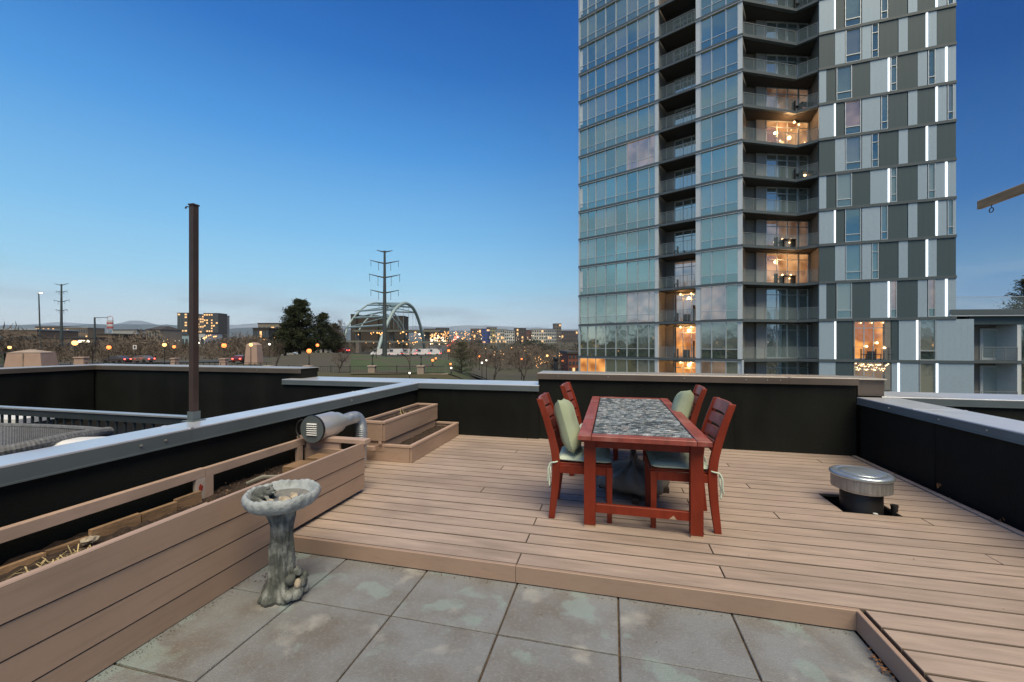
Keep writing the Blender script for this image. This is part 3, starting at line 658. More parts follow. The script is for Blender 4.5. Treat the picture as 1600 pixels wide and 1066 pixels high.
def shell(loc, rz, s, label):
    m_ = MB(); vs = []; n = 13
    for j in range(6):
        for i in range(n):
            t_ = -1.1+2.2*i/(n-1); r_ = s*j/5*(1+.05*(i % 2)); vs.append((r_*math.cos(t_), r_*math.sin(t_), s*.35*math.sin(math.pi*j/5*.9)+.004*(i % 2)))
    fs = [(j*n+i, j*n+i+1, (j+1)*n+i+1, (j+1)*n+i) for j in range(5) for i in range(n-1)]
    vs += [(v[0], v[1], 0) for v in vs[-n:]]; fs += [(5*n+i, 5*n+i+1, 6*n+i+1, 6*n+i) for i in range(n-1)] + [(0,)+tuple(range(6*n, 7*n))]
    m_.add(vs, fs); o = m_.build('shell', M['shell']); o.location = loc; o.rotation_euler = (R(8), R(-10), rz); tag(o, label, 'shell')
shell((bx+.040, by-.066, .578), R(70), .06, 'larger tan shell resting in the bird bath nearest the front rim')
shell((bx+.030, by+.018, .578), R(40), .048, 'smaller pale shell resting in the middle of the bird bath')
shell((bx-.038, by-.088, .580), R(-20), .045, 'tan shell under the frog figure chin in the bird bath')

# --- roof vent in its square opening
vx, vy = 2.08, 4.13
v = thing('roof_vent', 'round metal roof vent with mesh collar rising through the deck', 'vent', (vx, vy, 0))
MB().lathe([(.19,.0),(.185,.02),(.185,.27),(.178,.275)], 40).build('pipe', M['blackpl'], v, smooth=True)
MB().lathe([(.235,.262),(.262,.268),(.265,.285),(.263,.285),(.263,.375),(.265,.376),(.268,.385)], 64, fn=lambda r, z, t: (r*(1+.004*math.sin(64*t)), z)).build('mesh_collar', M['mesh'], v, smooth=False)
MB().lathe([(.272,.372),(.277,.378),(.277,.392),(.262,.402),(.215,.408),(.208,.400),(.20,.396),(.198,.404),(.185,.410),(.10,.413),(.001,.414)], 64).build('lid', M['ventcap'], v, smooth=True)
q = MB(); q.lathe([(.205,.25),(.215,.255),(.24,.262)], 40); q.build('flange', M['white'], v)
q = MB(); q.box((1.80-vx)/.79, (2.34-vx)/.79, (3.90-vy)/.79, (4.42-vy)/.79, -.02, .004); q.build('opening_floor', M['blackpl'], v)
q = MB(); q.tube((.255,-.09,.0),(.255,-.09,.15),.03,n=14); q.tube((.255,-.09,.15),(.255,-.09,.165),.034,n=14); q.build('side_pipe', M['blackpl'], v)
q = MB(); q.blob((1.90,3.985,.02),(.02,.03,.006),.3); q.blob((2.10,3.97,.11),(.018,.01,.006),.3); tag(q.build('plaster_crumbs', M['white']), 'white crumbs of plaster beside the roof vent pipe', 'debris', kind='stuff')

v.scale = (.79,.79,1.0)
# --- leaves and debris
q = MB(); rnd = random.Random(3)
def leaf(q, c, s, rnd):
    a_ = rnd.uniform(0, 6.28); u = Vector((math.cos(a_), math.sin(a_), rnd.uniform(-.2, .5))); w = Vector((-math.sin(a_), math.cos(a_), rnd.uniform(-.3, .3)))*.45; c = Vector(c)
    q.add([c-u*s, c+w*s+Vector((0,0,s*.25)), c+u*s, c-w*s+Vector((0,0,s*.25)), c-Vector((0,0,s*.05))], [(0,4,1), (1,4,2), (2,4,3), (3,4,0)])
for k in range(26): leaf(q, (1.228-rnd.uniform(0,.035), rnd.uniform(2.2,2.30) if k < 12 else rnd.uniform(2.1,2.42), .008+rnd.uniform(0,.014)), .010, rnd)
tag(q.build('dead_leaves', M['leaf']), 'small drift of brown leaves in the inner corner of the step', 'dead leaves', kind='stuff')
q = MB()
for k in range(90): leaf(q, (2.93-abs(rnd.gauss(0,.02)), rnd.uniform(2.6, 5.9), HD+.018+rnd.uniform(0,.004)), rnd.uniform(.004,.011), rnd)
for k in range(120): leaf(q, (rnd.uniform(-2.2, 2.9), 5.93-abs(rnd.gauss(0,.012)), HD+.006+rnd.uniform(0,.004)), rnd.uniform(.004,.010), rnd)
for k in range(60): leaf(q, (rnd.uniform(-2.1, 2.7), rnd.uniform(2.6, 5.6), HD+.004), rnd.uniform(.002,.006), rnd)
tag(q.build('leaf_litter', M['chips']), 'fine leaf litter gathered along the foot of the deck walls', 'leaf litter', kind='stuff')
q = MB()
for k in range(420): leaf(q, (-2.262+abs(rnd.gauss(0,.03)), rnd.uniform(.8, 2.48), .004), rnd.uniform(.0015,.005), rnd)
for k in range(90): leaf(q, (-2.2+abs(rnd.gauss(0,.06)), 2.3+rnd.gauss(0,.12), .004), rnd.uniform(.003,.009), rnd)
for k in range(120): leaf(q, (rnd.uniform(-2.2, 1.2), 2.485-abs(rnd.gauss(0,.015)), .004), rnd.uniform(.002,.006), rnd)
for k in range(120): leaf(q, (rnd.uniform(-2.2, 1.2), rnd.uniform(1, 2.45), .004), rnd.uniform(.001,.004), rnd)
tag(q.build('debris', M['chips']), 'brown crumbs and debris along the planter foot on the pavers', 'debris', kind='stuff')
for k, (lx, ly, lz) in enumerate(((2.93, 4.62, .19), (2.925, 3.98, .135))):
    q = MB(); leaf(q, (0,0,0), .03, rnd); leaf(q, (.005,.01,.018), .018, rnd); o = q.build('dry_leaf', M['leaf']); o.location = (lx-.0, ly, lz); o.rotation_euler = (R(70), R(20), R(50*k)); tag(o, ['upright dry leaf against the right wall behind the vent', 'small curled leaf at the foot of the right wall past the vent'][k], 'leaf', 'dry leaves by the right wall')

# --- overhead beam end with eye hook
be = thing('pergola_beam', 'weathered wooden beam end with an eye hook high at the right', 'beam', (4.42, 6.30, 3.17))
MB().cham(-.02, .02, -7.5, 0, 0, .105, .006).build('beam', M['pine'], be)
q = MB(); q.tube((0,-.17,.002),(0,-.17,-.035),.004,n=8)
ring = [(.0+.028*math.sin(t_), -.17, -.062-.028*math.cos(t_)) for t_ in [i*2*math.pi/20 for i in range(21)]]; q.path([Vector((0, -.17+p_[0], p_[2])) for p_ in ring], .005, 6); q.build('eye_hook', M['bronze'], be)
q = MB(); q.box(-.045,.045,-7.55,-7.46,-3.17,0); q.build('post', M['pine'], be)
# thin black flue beyond the tall wall
fl = thing('flue_pipe', 'black flue pipe sticking up behind the tall back wall', 'pipe', (*spot(868.5, 9.5), -.05)); MB().lathe([(.045,0),(.045,1.24),(.038,1.25)], 20).build('pipe', M['blackpl'], fl, smooth=True); MB().lathe([(.05,1.16),(.056,1.17),(.056,1.26),(.02,1.275)], 20).build('cowl', M['blackpl'], fl, smooth=True)
struct(MB().box(-10.6, 9, 6.8, 11, -6.6, -.06).build('lower_roof', M['roofm'])) if False else None

# ================================================================== DINING SET
tb = thing('dining_table', 'red stained wooden dining table with a blue stone mosaic top', 'table', (.215, 4.245, HD), R(0))
TH = .715
hw, hl = .46, 1.175
def TP(name, x0, x1, y0, y1, z0, z1, m=M['red'], c=.004, par=None): 
    q = MB(); cx, cy = (x0+x1)/2, (y0+y1)/2; q.cham(x0-cx, x1-cx, y0-cy, y1-cy, z0, z1, c); o = q.build(name, m, par or tb); o.location = (cx, cy, 0); return o
TP('side_rail', -hw, -hw+.095, -hl, hl, TH-.035, TH, M['redtop']); TP('side_rail', hw-.095, hw, -hl, hl, TH-.035, TH, M['redtop'])
TP('end_rail', -hw+.099, hw-.099, -hl, -hl+.10, TH-.036, TH-.001, M['redtop']); TP('end_rail', -hw+.099, hw-.099, hl-.10, hl, TH-.036, TH-.001, M['redtop'])
TP('mosaic_bed', -hw+.10, hw-.10, -hl+.104, hl-.104, TH-.03, TH-.006, M['darkbed'])
q = MB(); rnd = random.Random(12); yy = -hl+.112
while yy < hl-.125:                                        # stacked slivers of stone set on edge
    hgt = rnd.uniform(.010, .020); xx = -hw+.106
    while xx < hw-.12:
        w = min(rnd.uniform(.018, .075), hw-.104-xx); a_ = rnd.uniform(-.003,.003); z_ = TH-.005+rnd.uniform(-.003,.007); g_ = .0015; tl = rnd.uniform(-.003,.003)
        q.hexa([(xx,yy+a_,TH-.012),(xx+w-g_,yy,TH-.012),(xx+w-g_,yy+hgt-g_,TH-.012),(xx,yy+hgt+a_-g_,TH-.012)], [(xx+.002,yy+a_+.001,z_),(xx+w-.003,yy+.001,z_+tl),(xx+w-.003,yy+hgt-.003,z_-tl),(xx+.002,yy+hgt+a_-.003,z_)])
        xx += w
    yy += hgt
tag(q.build('stone_mosaic', M['stone'], tb), kind='stuff')
for sx in (-1, 1):
    for sy in (-1, 1):
        x = sx*(.378); y_ = sy*(hl-.125); lg = TP('leg', x-.043, x+.043, y_-.035, y_+.035, .018, TH-.037)
        TP('worn_foot', x-.042, x+.042, y_-.034, y_+.034, 0, .017, M['rawend'])
TP('apron', -.333, .333, -hl+.105, -hl+.128, TH-.11, TH-.038); TP('apron', -.333, .333, hl-.128, hl-.105, TH-.11, TH-.038)
TP('apron', -.395, -.372, -hl+.163, hl-.163, TH-.11, TH-.038); TP('apron', .372, .395, -hl+.163, hl-.163, TH-.11, TH-.038)
TP('stretcher', -.333, .333, -hl+.11, -hl+.14, .11, .175); TP('stretcher', -.333, .333, hl-.14, hl-.11, .11, .175)
TP('centre_batten', -.333, .333, -.05, .05, TH-.06, TH-.038)
chip = MB(); chip.add([(.19,-hl+.1085,.112),(.245,-hl+.1085,.112),(.222,-hl+.1085,.14),(.19,-hl+.111,.112),(.245,-hl+.111,.112),(.222,-hl+.111,.14)], [(0,1,2),(5,4,3),(0,3,4,1),(1,4,5,2),(2,5,3,0)]); chip.build('paint_chip', M['rawend'], tb)

def chair(label, loc, rz, group):
    t = thing('dining_chair', label, 'chair', loc, rz, group)
    prof_ = [(-.238,0),(-.226,.10),(-.212,.22),(-.203,.34),(-.200,.44),(-.212,.54),(-.240,.66),(-.282,.80),(-.335,.95)]
    for sy in (-1, 1):
        y0 = sy*.215; vs = []; n = len(prof_)
        for k, (x, z) in enumerate(prof_):
            d = .024 + .008*math.sin(math.pi*k/(n-1)); 
            for (dx, dy) in ((-d,-.014),(d,-.014),(d,.014),(-d,.014)): vs.append((x+dx, y0+dy, z))
        fs = [(0,3,2,1), tuple(4*(n-1)+i for i in range(4))] + [(4*k+i, 4*k+(i+1) % 4, 4*k+4+(i+1) % 4, 4*k+4+i) for k in range(n-1) for i in range(4)]
        MB().add(vs, fs).build('back_leg', M['red'], t, bevel=.004)
        q = MB(); q.hexa([(.195,sy*.212-.017,0),(.232,sy*.212-.017,0),(.232,sy*.212+.017,0),(.195,sy*.212+.017,0)], [(.187,sy*.212-.021,.43),(.235,sy*.212-.021,.43),(.235,sy*.212+.021,.43),(.187,sy*.212+.021,.43)]); q.build('front_leg', M['red'], t, bevel=.004)
        MB().box(-.178,.186,sy*.212-.012,sy*.212+.012,.365,.428).build('side_rail', M['red'], t, bevel=.003)
    MB().box(.198,.222,-.19,.19,.365,.428).build('front_rail', M['red'], t, bevel=.003)
    MB().box(-.212,-.188,-.2,.2,.365,.428).build('back_rail', M['red'], t, bevel=.003)
    for (z0, z1) in ((.865,.948),(.765,.84),(.665,.738),(.565,.638)):   # curved back slats
        vs = []; n = 9
        def bx_(z): 
            for (xa, za), (xb, zb_) in zip(prof_, prof_[1:]):
                if z <= zb_: return xa+(xb-xa)*(z-za)/(zb_-za)
            return prof_[-1][0]
        for i in range(n):
            u = i/(n-1)*2-1; yy = u*.201; bow = -.022*(1-u*u)
            for (z, dx) in ((z0,-.009),(z1,-.009),(z1,.009),(z0,.009)): vs.append((bx_(z)+bow+dx, yy, z))
        fs = [(0,3,2,1), tuple(4*(n-1)+i for i in range(4))] + [(4*k+i, 4*k+4+i, 4*k+4+(i+1) % 4, 4*k+(i+1) % 4) for k in range(n-1) for i in range(4)]
        MB().add(vs, fs).build('back_slat', M['redtop'], t)
    q = MB(); q.cham(-.185,.232,-.20,.20,.428,.445,.006); q.build('seat', M['red'], t)
    return t
def cushion(label, loc, rz, group):
    t = thing('seat_cushion', label, 'cushion', loc, rz, group)
    n = 16; m_ = MB(); vs = []; fs = []
    def ring(u, v, top):
        e = (max(0, 1-abs(u)**7)*max(0, 1-abs(v)**7))**.5; tuf = .010*math.exp(-((u*u+v*v)/.02))
        fw = .215*(1-.0*u)+.008*math.sin(v*9); sx_ = .205
        return (u*sx_*1.02+.02, v*fw*(1+.03*u), (.026+(.024*e-tuf*.6 if top else -.024*e)) + (.002*math.sin(u*13+v*7)*e if top else 0))
    for top in (1, 0):
        for j in range(n+1):
            for i in range(n+1): vs.append(ring(i/n*2-1, j/n*2-1, top))
    N1 = (n+1)**2
    for s_ in (0, 1):
        for j in range(n):
            for i in range(n):
                a_ = s_*N1+j*(n+1)+i; f = (a_, a_+1, a_+n+2, a_+n+1); fs.append(f if s_ == 0 else f[::-1])
    for i in range(n):
        for (a_, b_) in (((i), (i+1)), ((n*(n+1)+i+1), (n*(n+1)+i))): fs.append((a_, a_+N1, b_+N1, b_))
        for (a_, b_) in (((i+1)*(n+1), i*(n+1)), (i*(n+1)+n, (i+1)*(n+1)+n)): fs.append((a_, a_+N1, b_+N1, b_))
    m_.add(vs, fs).build('pad', M['aqua'], t, smooth=True)
    for sy in (-1, 1):
        q = MB(); q.path(smooth_pts([(-.18,sy*.205,.015),(-.20,sy*.235,.01),(-.235,sy*.24,.005),(-.25,sy*.225,-.01),(-.245,sy*.24,-.06),(-.255,sy*.235,-.12),(-.25,sy*.245,-.18)],4), [.008]*3+[.006]*22, 6); q.path(smooth_pts([(-.245,sy*.235,0),(-.262,sy*.245,-.04),(-.262,sy*.25,-.10),(-.27,sy*.245,-.145)],4), .0055, 6); q.build('tie', M['aqua'], t, smooth=True)
    return t
CG = 'slat-back chairs round the red table'
specs = [('red slat-back chair at the near left of the table, holding a green pillow', (-.238, 3.485), R(2), 'near left chair'),
         ('red slat-back chair at the far left of the table with no pillow', (-.17, 4.56), R(-2), 'far left chair'),
         ('red slat-back chair at the near right of the table with bare slats', (.515, 3.49), R(181), 'near right chair'),
         ('red slat-back chair at the far right of the table behind a green pillow', (.56, 4.58), R(177), 'far right chair')]
for lab, (cx, cy), rz, w in specs:
    chair(lab, (cx, cy, HD), rz, CG)
    cushion('aqua tie-on seat cushion on the %s' % w, (cx, cy, HD+.445), rz, 'aqua seat cushions on the red chairs')
pb = pillow_mesh(.44, .44, .16, 5)
o = pb.build('throw_pillow', M['sage'], smooth=True); o.location = (-.36, 3.50, HD+.445+.265); o.rotation_euler = (R(0), R(0), 0)
o.rotation_euler = Matrix.Rotation(R(92), 3, 'Z').to_euler(); o.rotation_euler = (Matrix.Rotation(R(2), 3, 'Z') @ Matrix.Rotation(R(-17), 3, 'Y') @ Matrix.Rotation(R(90), 3, 'Z') @ Matrix.Rotation(R(6), 3, 'Y')).to_euler()
tag(o, 'sage green throw pillow leaning on the near left chair', 'pillow', 'green throw pillows on the chairs')
o2 = pillow_mesh(.42, .42, .17, 9).build('throw_pillow', M['sage'], smooth=True); o2.location = (.70, 4.56, HD+.445+.265)
o2.rotation_euler = (Matrix.Rotation(R(-3), 3, 'Z') @ Matrix.Rotation(R(18), 3, 'Y') @ Matrix.Rotation(R(90), 3, 'Z') @ Matrix.Rotation(R(8), 3, 'Y')).to_euler()
tag(o2, 'sage green throw pillow leaning on the far right chair', 'pillow', 'green throw pillows on the chairs')
# umbrella base under the table, wrapped in a grey cover
ub = thing('umbrella_base', 'umbrella pole and cross foot wrapped in grey tarpaulin under the table', 'umbrella base', (.20, 4.08, HD))
q = MB(); q.tube((0,0,.02),(0,0,.60),.028,n=16); q.build('pole', M['blackpl'], ub, smooth=True)
q = MB(); q.box(-.03,.03,-.38,.30,0,.05); q.build('foot', M['bronze'], ub, bevel=.004); q = MB(); q.box(-.32,-.031,-.03,.03,0,.045); q.box(.031,.32,-.03,.03,0,.045); q.build('cross_foot', M['bronze'], ub)
MB().lathe([(.30,.05),(.315,.09),(.30,.16),(.22,.20),(.10,.235),(.045,.26),(.03,.30)], 60, fn=lambda r, z, t: (r*(1+.07*math.sin(4*t)+.05*math.sin(9*t+z*20)), z*(1+.10*math.sin(3*t+1)+.05*math.sin(11*t)))).build('cover', M['cover'], ub, smooth=True)

# ================================================================== THE APARTMENT TOWER
def glass_mat(name, under, tint=(.62,.80,.84), refl=.62, warm=None, ws=0, wob=.02, scale=.35):
    m = bpy.data.materials.new(name); m.use_nodes = True; t = m.node_tree; t.nodes.clear(); L = t.links.new; nn = t.nodes.new
    o = nn('ShaderNodeOutputMaterial'); gl = nn('ShaderNodeBsdfGlossy'); df = nn('ShaderNodeBsdfDiffuse'); mxs = nn('ShaderNodeMixShader')
    gl.inputs['Color'].default_value = tuple(tint)+(1,); gl.inputs['Roughness'].default_value = .03
    df.inputs['Color'].default_value = tuple(under)+(1,)
    fr = nn('ShaderNodeFresnel'); fr.inputs['IOR'].default_value = 1.5; mr = nn('ShaderNodeMapRange'); L(fr.outputs[0], mr.inputs[0]); mr.inputs[3].default_value = refl; mr.inputs[4].default_value = 1.0
    g_ = nn('ShaderNodeNewGeometry'); nz_ = nn('ShaderNodeTexNoise'); nz_.inputs['Scale'].default_value = scale; nz_.inputs['Detail'].default_value = 2; L(g_.outputs['Position'], nz_.inputs[0])
    bp = nn('ShaderNodeBump'); bp.inputs['Strength'].default_value = wob; bp.inputs['Distance'].default_value = 1; L(nz_.outputs[0], bp.inputs['Height']); L(bp.outputs[0], gl.inputs['Normal'])
    L(mr.outputs[0], mxs.inputs[0]); L(gl.outputs[0], mxs.inputs[2])
    if warm:
        n2 = nn('ShaderNodeTexNoise'); n2.inputs['Scale'].default_value = .8; n2.inputs['Detail'].default_value = 1.5; n2.inputs['Distortion'].default_value = .2; L(g_.outputs['Position'], n2.inputs[0])
        r2 = nn('ShaderNodeValToRGB'); e = r2.color_ramp.elements; e[0].position = .36; e[0].color = (warm[0]*.30, warm[1]*.22, warm[2]*.18, 1); e[1].position = .68; e[1].color = tuple(warm)+(1,); L(n2.outputs[0], r2.inputs[0])
        em = nn('ShaderNodeEmission'); em.inputs['Strength'].default_value = ws; L(r2.outputs[0], em.inputs[0]); ad = nn('ShaderNodeAddShader'); L(df.outputs[0], ad.inputs[0]); L(em.outputs[0], ad.inputs[1]); L(ad.outputs[0], mxs.inputs[1])
    else: L(df.outputs[0], mxs.inputs[1])
    L(mxs.outputs[0], o.inputs[0]); return m
GL = [glass_mat('tower_glass', (.05,.10,.105), tint=(.85,.88,.72), refl=.66), glass_mat('tower_glass_blind', (.16,.22,.22), tint=(.85,.88,.72), refl=.52), glass_mat('tower_glass_deep', (.03,.06,.065), tint=(.72,.80,.68), refl=.62), glass_mat('tower_glass_curtain', (.24,.28,.27), tint=(.85,.88,.75), refl=.48)]  # teal undercolours make up for sky reflection missing in the panes
GMID = glass_mat('glass_warm_room', (.10,.08,.06), refl=.25, warm=(1,.50,.20), ws=.7)
GLOW = glass_mat('glass_lit_room', (.05,.04,.03), refl=.18, warm=(1,.42,.10), ws=1.15)
GDIM = glass_mat('glass_dim_room', (.10,.08,.07), refl=.46, warm=(1,.62,.40), ws=.30)
GSP = glass_mat('lower_pane_glass', (.04,.085,.09), tint=(.75,.80,.68), refl=.58)
GBAL = glass_mat('balcony_glass', (.22,.32,.34), tint=(.9,.92,.85), refl=.6)  # pale undercolour stands in for light reflected by the balcony glass
M['alum'] = mat('silver_mullion', (.60,.65,.68), .4, .5, var=.05)
M['pilaster'] = mat('pale_metal_panel', (.66,.72,.76), .45, .1, var=.04)
M['railgrey'] = mat('grey_balcony_rail', (.24,.27,.29), .5, .2, var=.05)
M['slab'] = mat('dark_slab_edge', (.10,.125,.14), .5, .15, var=.06)
M['pdark'] = mat('dark_grey_cladding', (.062,.098,.115), .5, .1, var=.03, rnd=.05)
M['plight'] = mat('light_grey_cladding', (.36,.47,.57), .5, .15, var=.04, rnd=.04)
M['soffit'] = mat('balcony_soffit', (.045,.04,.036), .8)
M['recess'] = mat('recess_wall', (.22,.22,.21), .8)
M['corr'] = mat('corrugated_panel', (.33,.35,.36), .6, var=.1, scale=8, stretch=(8,8,.1))
M['led'] = mat('led_strip', (.9,.95,1), emit=(.88,.95,1), es=.8)
def glow(name, c, s): return mat(name, c, emit=c, es=s)
M['bulbw'] = glow('warm_bulb', (1,.60,.27), 4)
M['frost'] = bpy.data.materials.new('railing_glass'); M['frost'].use_nodes = True
p_ = M['frost'].node_tree.nodes['Principled BSDF']; p_.inputs['Base Color'].default_value = (.35,.45,.48,1); p_.inputs['Alpha'].default_value = .10; p_.inputs['Roughness'].default_value = .08

def cray(px): return ((px-800)/FPX)              # slope of a bearing
def hit(px, P0, P1):                              # distance along facade line where a bearing crosses it (camera-plan coordinates)
    k = cray(px); d = (P1[0]-P0[0], P1[1]-P0[1]); t = (k*P0[1]-P0[0])/(d[0]-k*d[1]); return t*math.hypot(*d)
def c2w(X, Z): return (X*CS-Z*SN, X*SN+Z*CS)
ZF = [-6.6, -3.4, .11, 3.59, 6.83, 10.06, 13.09] + [13.09+3.045*k for k in range(1, 13)]
cC = (19.97, 35.5); cA = (7.46, 45.5); cD = (26.6, 35.5); cP = (25.4, 36.6); cE = (35.09, 32.4)
TW0 = Vector((*c2w(*cD), -6.6))
tower = thing('apartment_tower', 'tall glass and grey panel apartment tower with balconies behind the dining table', 'building', TW0)
class Face:
    def __init__(s, a, b):
        s.a = Vector(c2w(*a)); s.b = Vector(c2w(*b)); s.ca, s.cb = a, b; s.L = (s.b-s.a).length; s.u = (s.b-s.a).normalized(); s.n = Vector((s.u.y, -s.u.x))   # outward towards camera
    def at(s, px): return hit(px, s.ca, s.cb)
    def box(s, m, u0, u1, z0, z1, d0, d1):
        def p(u, d, z): q = s.a + s.u*u + s.n*d; return (q.x-TW0.x, q.y-TW0.y, z-TW0.z)
        return m.hexa([p(u0,d1,z0),p(u1,d1,z0),p(u1,d0,z0),p(u0,d0,z0)], [p(u0,d1,z1),p(u1,d1,z1),p(u1,d0,z1),p(u0,d0,z1)])
    def part(s, name, m, u0, u1, z0, z1, d0, d1, par=None): return s.box(MB(), u0, u1, z0, z1, d0, d1).build(name, m, par or tower)
FA = Face(cA, cC); FD = Face(cD, cE)
NFL = len(ZF)-2
# core mass set back behind the facades
core = MB(); pts = [Vector(c2w(*cA)) - FA.n*.4 + FA.u*.3, Vector(c2w(*cA)) + FA.u*(FA.at(1030)-.35) - FA.n*.4]
def prism(m_, poly, z0, z1):
    n = len(poly); m_.add([(p[0]-TW0.x, p[1]-TW0.y, z0-TW0.z) for p in poly]+[(p[0]-TW0.x, p[1]-TW0.y, z1-TW0.z) for p in poly], [tuple(range(n))[::-1], tuple(range(n, 2*n))]+[(i, (i+1) % n, n+(i+1) % n, n+i) for i in range(n)]); return m_
uB0, uB1, uC = FA.at(1030), FA.at(1087), FA.L
bk = lambda F, u, d: F.a + F.u*u + F.n*d
poly = [bk(FA,.1,-.25), bk(FA,uB0-.1,-.25), bk(FA,uB0-.1,-2.2), bk(FA,uB1+.1,-2.2), bk(FA,uB1+.1,-.25), bk(FA,uC-.15,-.25), bk(FA,uC-.15,-2.6), bk(FD,.15,-3.0), bk(FD,.15,-.25), bk(FD,FD.L-.1,-.25), bk(FD,FD.L-.1,-18), bk(FA,.1,-18)]
prism(MB(), poly, -6.6, ZF[-1]).build('core_walls', M['recess'], tower)
# thin continuous floor lines + panes on the curtain wall
mull = [905.5,918.3,931,946.4,962.5,979.7,996.3,1014,1023.8]
mu = [0.12] + [FA.at(x) for x in mull[1:]]
mc_ = [FA.at(x) for x in (1095,1112,1134.5,1153)]
rnd = random.Random(21)
lit = {('A',1,0):GLOW, ('A',1,1):GLOW, ('A',1,2):GLOW, ('A',3,5):GDIM, ('A',3,6):GDIM, ('A',3,7):GDIM, ('A',8,5):GDIM, ('A',8,6):GDIM, ('C',3,0):GDIM, ('C',3,1):GDIM, ('C',1,0):GDIM, ('C',1,1):GDIM, ('A',8,7):GDIM}
for f in range(1, NFL+1):
    z0, z1 = ZF[f], ZF[f+1]; h = z1-z0; b0 = z0+.14; b1 = z1-.14; tr = b0+(b1-b0)*.25
    for (nm, u0, u1) in (('A', 0, uB0), ('C', uB1, uC)):
        FA.part('slab_edge', M['slab'], u0-.03, u1+.02, z0-.12, z0+.10, -.22, .14)
        FA.part('ledge', M['alum'], u0-.03, u1+.02, z0-.165, z0-.122, -.1, .16)
    for nm, us in (('A', mu+[uB0-.42]), ('C', mc_)):
        for k, (u0, u1) in enumerate(zip(us, us[1:])):
            w = FA.part('window', M['alum'], u0-.035, u0+.035, b0-.02, b1+.02, -.1, .085)
            FA.part('upper_pane', lit.get((nm, f, k), rnd.choice(GL if rnd.random() < .8 else GL[1:2])), u0+.036, u1-.036, tr+.03, b1, -.04, -.01, w)
            FA.part('lower_pane', GSP if (nm, f, k) not in lit else lit[(nm, f, k)], u0+.036, u1-.036, b0, tr-.03, -.04, -.01, w)
            FA.part('transom', M['alum'], u0+.036, u1-.036, tr-.028, tr+.028, -.06, .03, w)
            FA.part('head', M['alum'], u0+.036, u1-.036, b1+.001, b1+.025, -.06, .04, w)
    for (u0, u1) in ((uB0-.40, uB0-.06), (uB1+.02, uB1+.40), (uC-.36, uC+.0)):
        FA.part('pilaster', M['pilaster'], u0, u1, z0+.101, z1-.166, -.12, .07)
    FA.part('corner_post', M['pilaster'], -.02, .10, z0+.101, z1-.166, -.25, .08)
    if f in (4, 10, 12, 14, 7): FA.part('corner_blind', M['led'] if False else M['pilaster'], .13, .45, z0+.5, z1-.5, -.005, .0)
def railing(F, u0, u1, z, d, n, name='balcony_railing', glass=True):
    r = F.part(name, M['railgrey'], u0, u1, z+1.035, z+1.07, d-.02, d+.02)
    pst = MB()
    for k in range(n+1):
        u = u0+.02+(u1-u0-.04)*k/n; F.box(pst, u-.013, u+.013, z+.01, z+1.029, d-.015, d+.015)
    tag(pst.build('railing_posts', M['railgrey'], r), kind='stuff')
    if glass: F.part('railing_pane', M['frost'], u0+.02, u1-.02, z+.08, z+.98, d-.004, d+.004, r)
    else:
        q = MB()
        for k in range(7): F.box(q, u0, u1, z+.12+k*.125, z+.135+k*.125, d-.006, d+.006)
        tag(q.build('railing_bars', M['railgrey'], r), kind='stuff')
    return r
def sliding(F, u0, u1, z0, z1, d, gm, n=3, name='balcony_window'):
    w = F.box(MB(), u0, u1, z0-.0, z0+.08, d-.05, d+.05); F.box(w, u0, u1, z1-.08, z1, d-.05, d+.05)
    for k in range(n+1): u = u0+(u1-u0)*k/n; F.box(w, u-.035, u+.035, z0+.081, z1-.081, d-.05, d+.05)
    if z1-z0 > 2.2: F.box(w, u0+.04, u1-.04, z1-.62, z1-.55, d-.04, d+.04)
    w = w.build(name, M['alum'], tower)
    for k in range(n): F.part('glass_pane', gm, u0+(u1-u0)*k/n+.036, u0+(u1-u0)*(k+1)/n-.036, z0+.081, z1-.081, d-.03, d-.01, w)
    return w
def bulb(F, u, z, d, r=.09, m=None, name='ceiling_light'):
    q = F.a + F.u*u + F.n*d; o = MB().blob((0,0,0), r, 0, 8, 6).build(name, m or M['bulbw'], tower, smooth=True); o.location = (q.x-TW0.x, q.y-TW0.y, z-TW0.z)
    MB().box(-.02,.02,-.02,.02,r-.01,r+.10).build('stem', M['alum'], o)
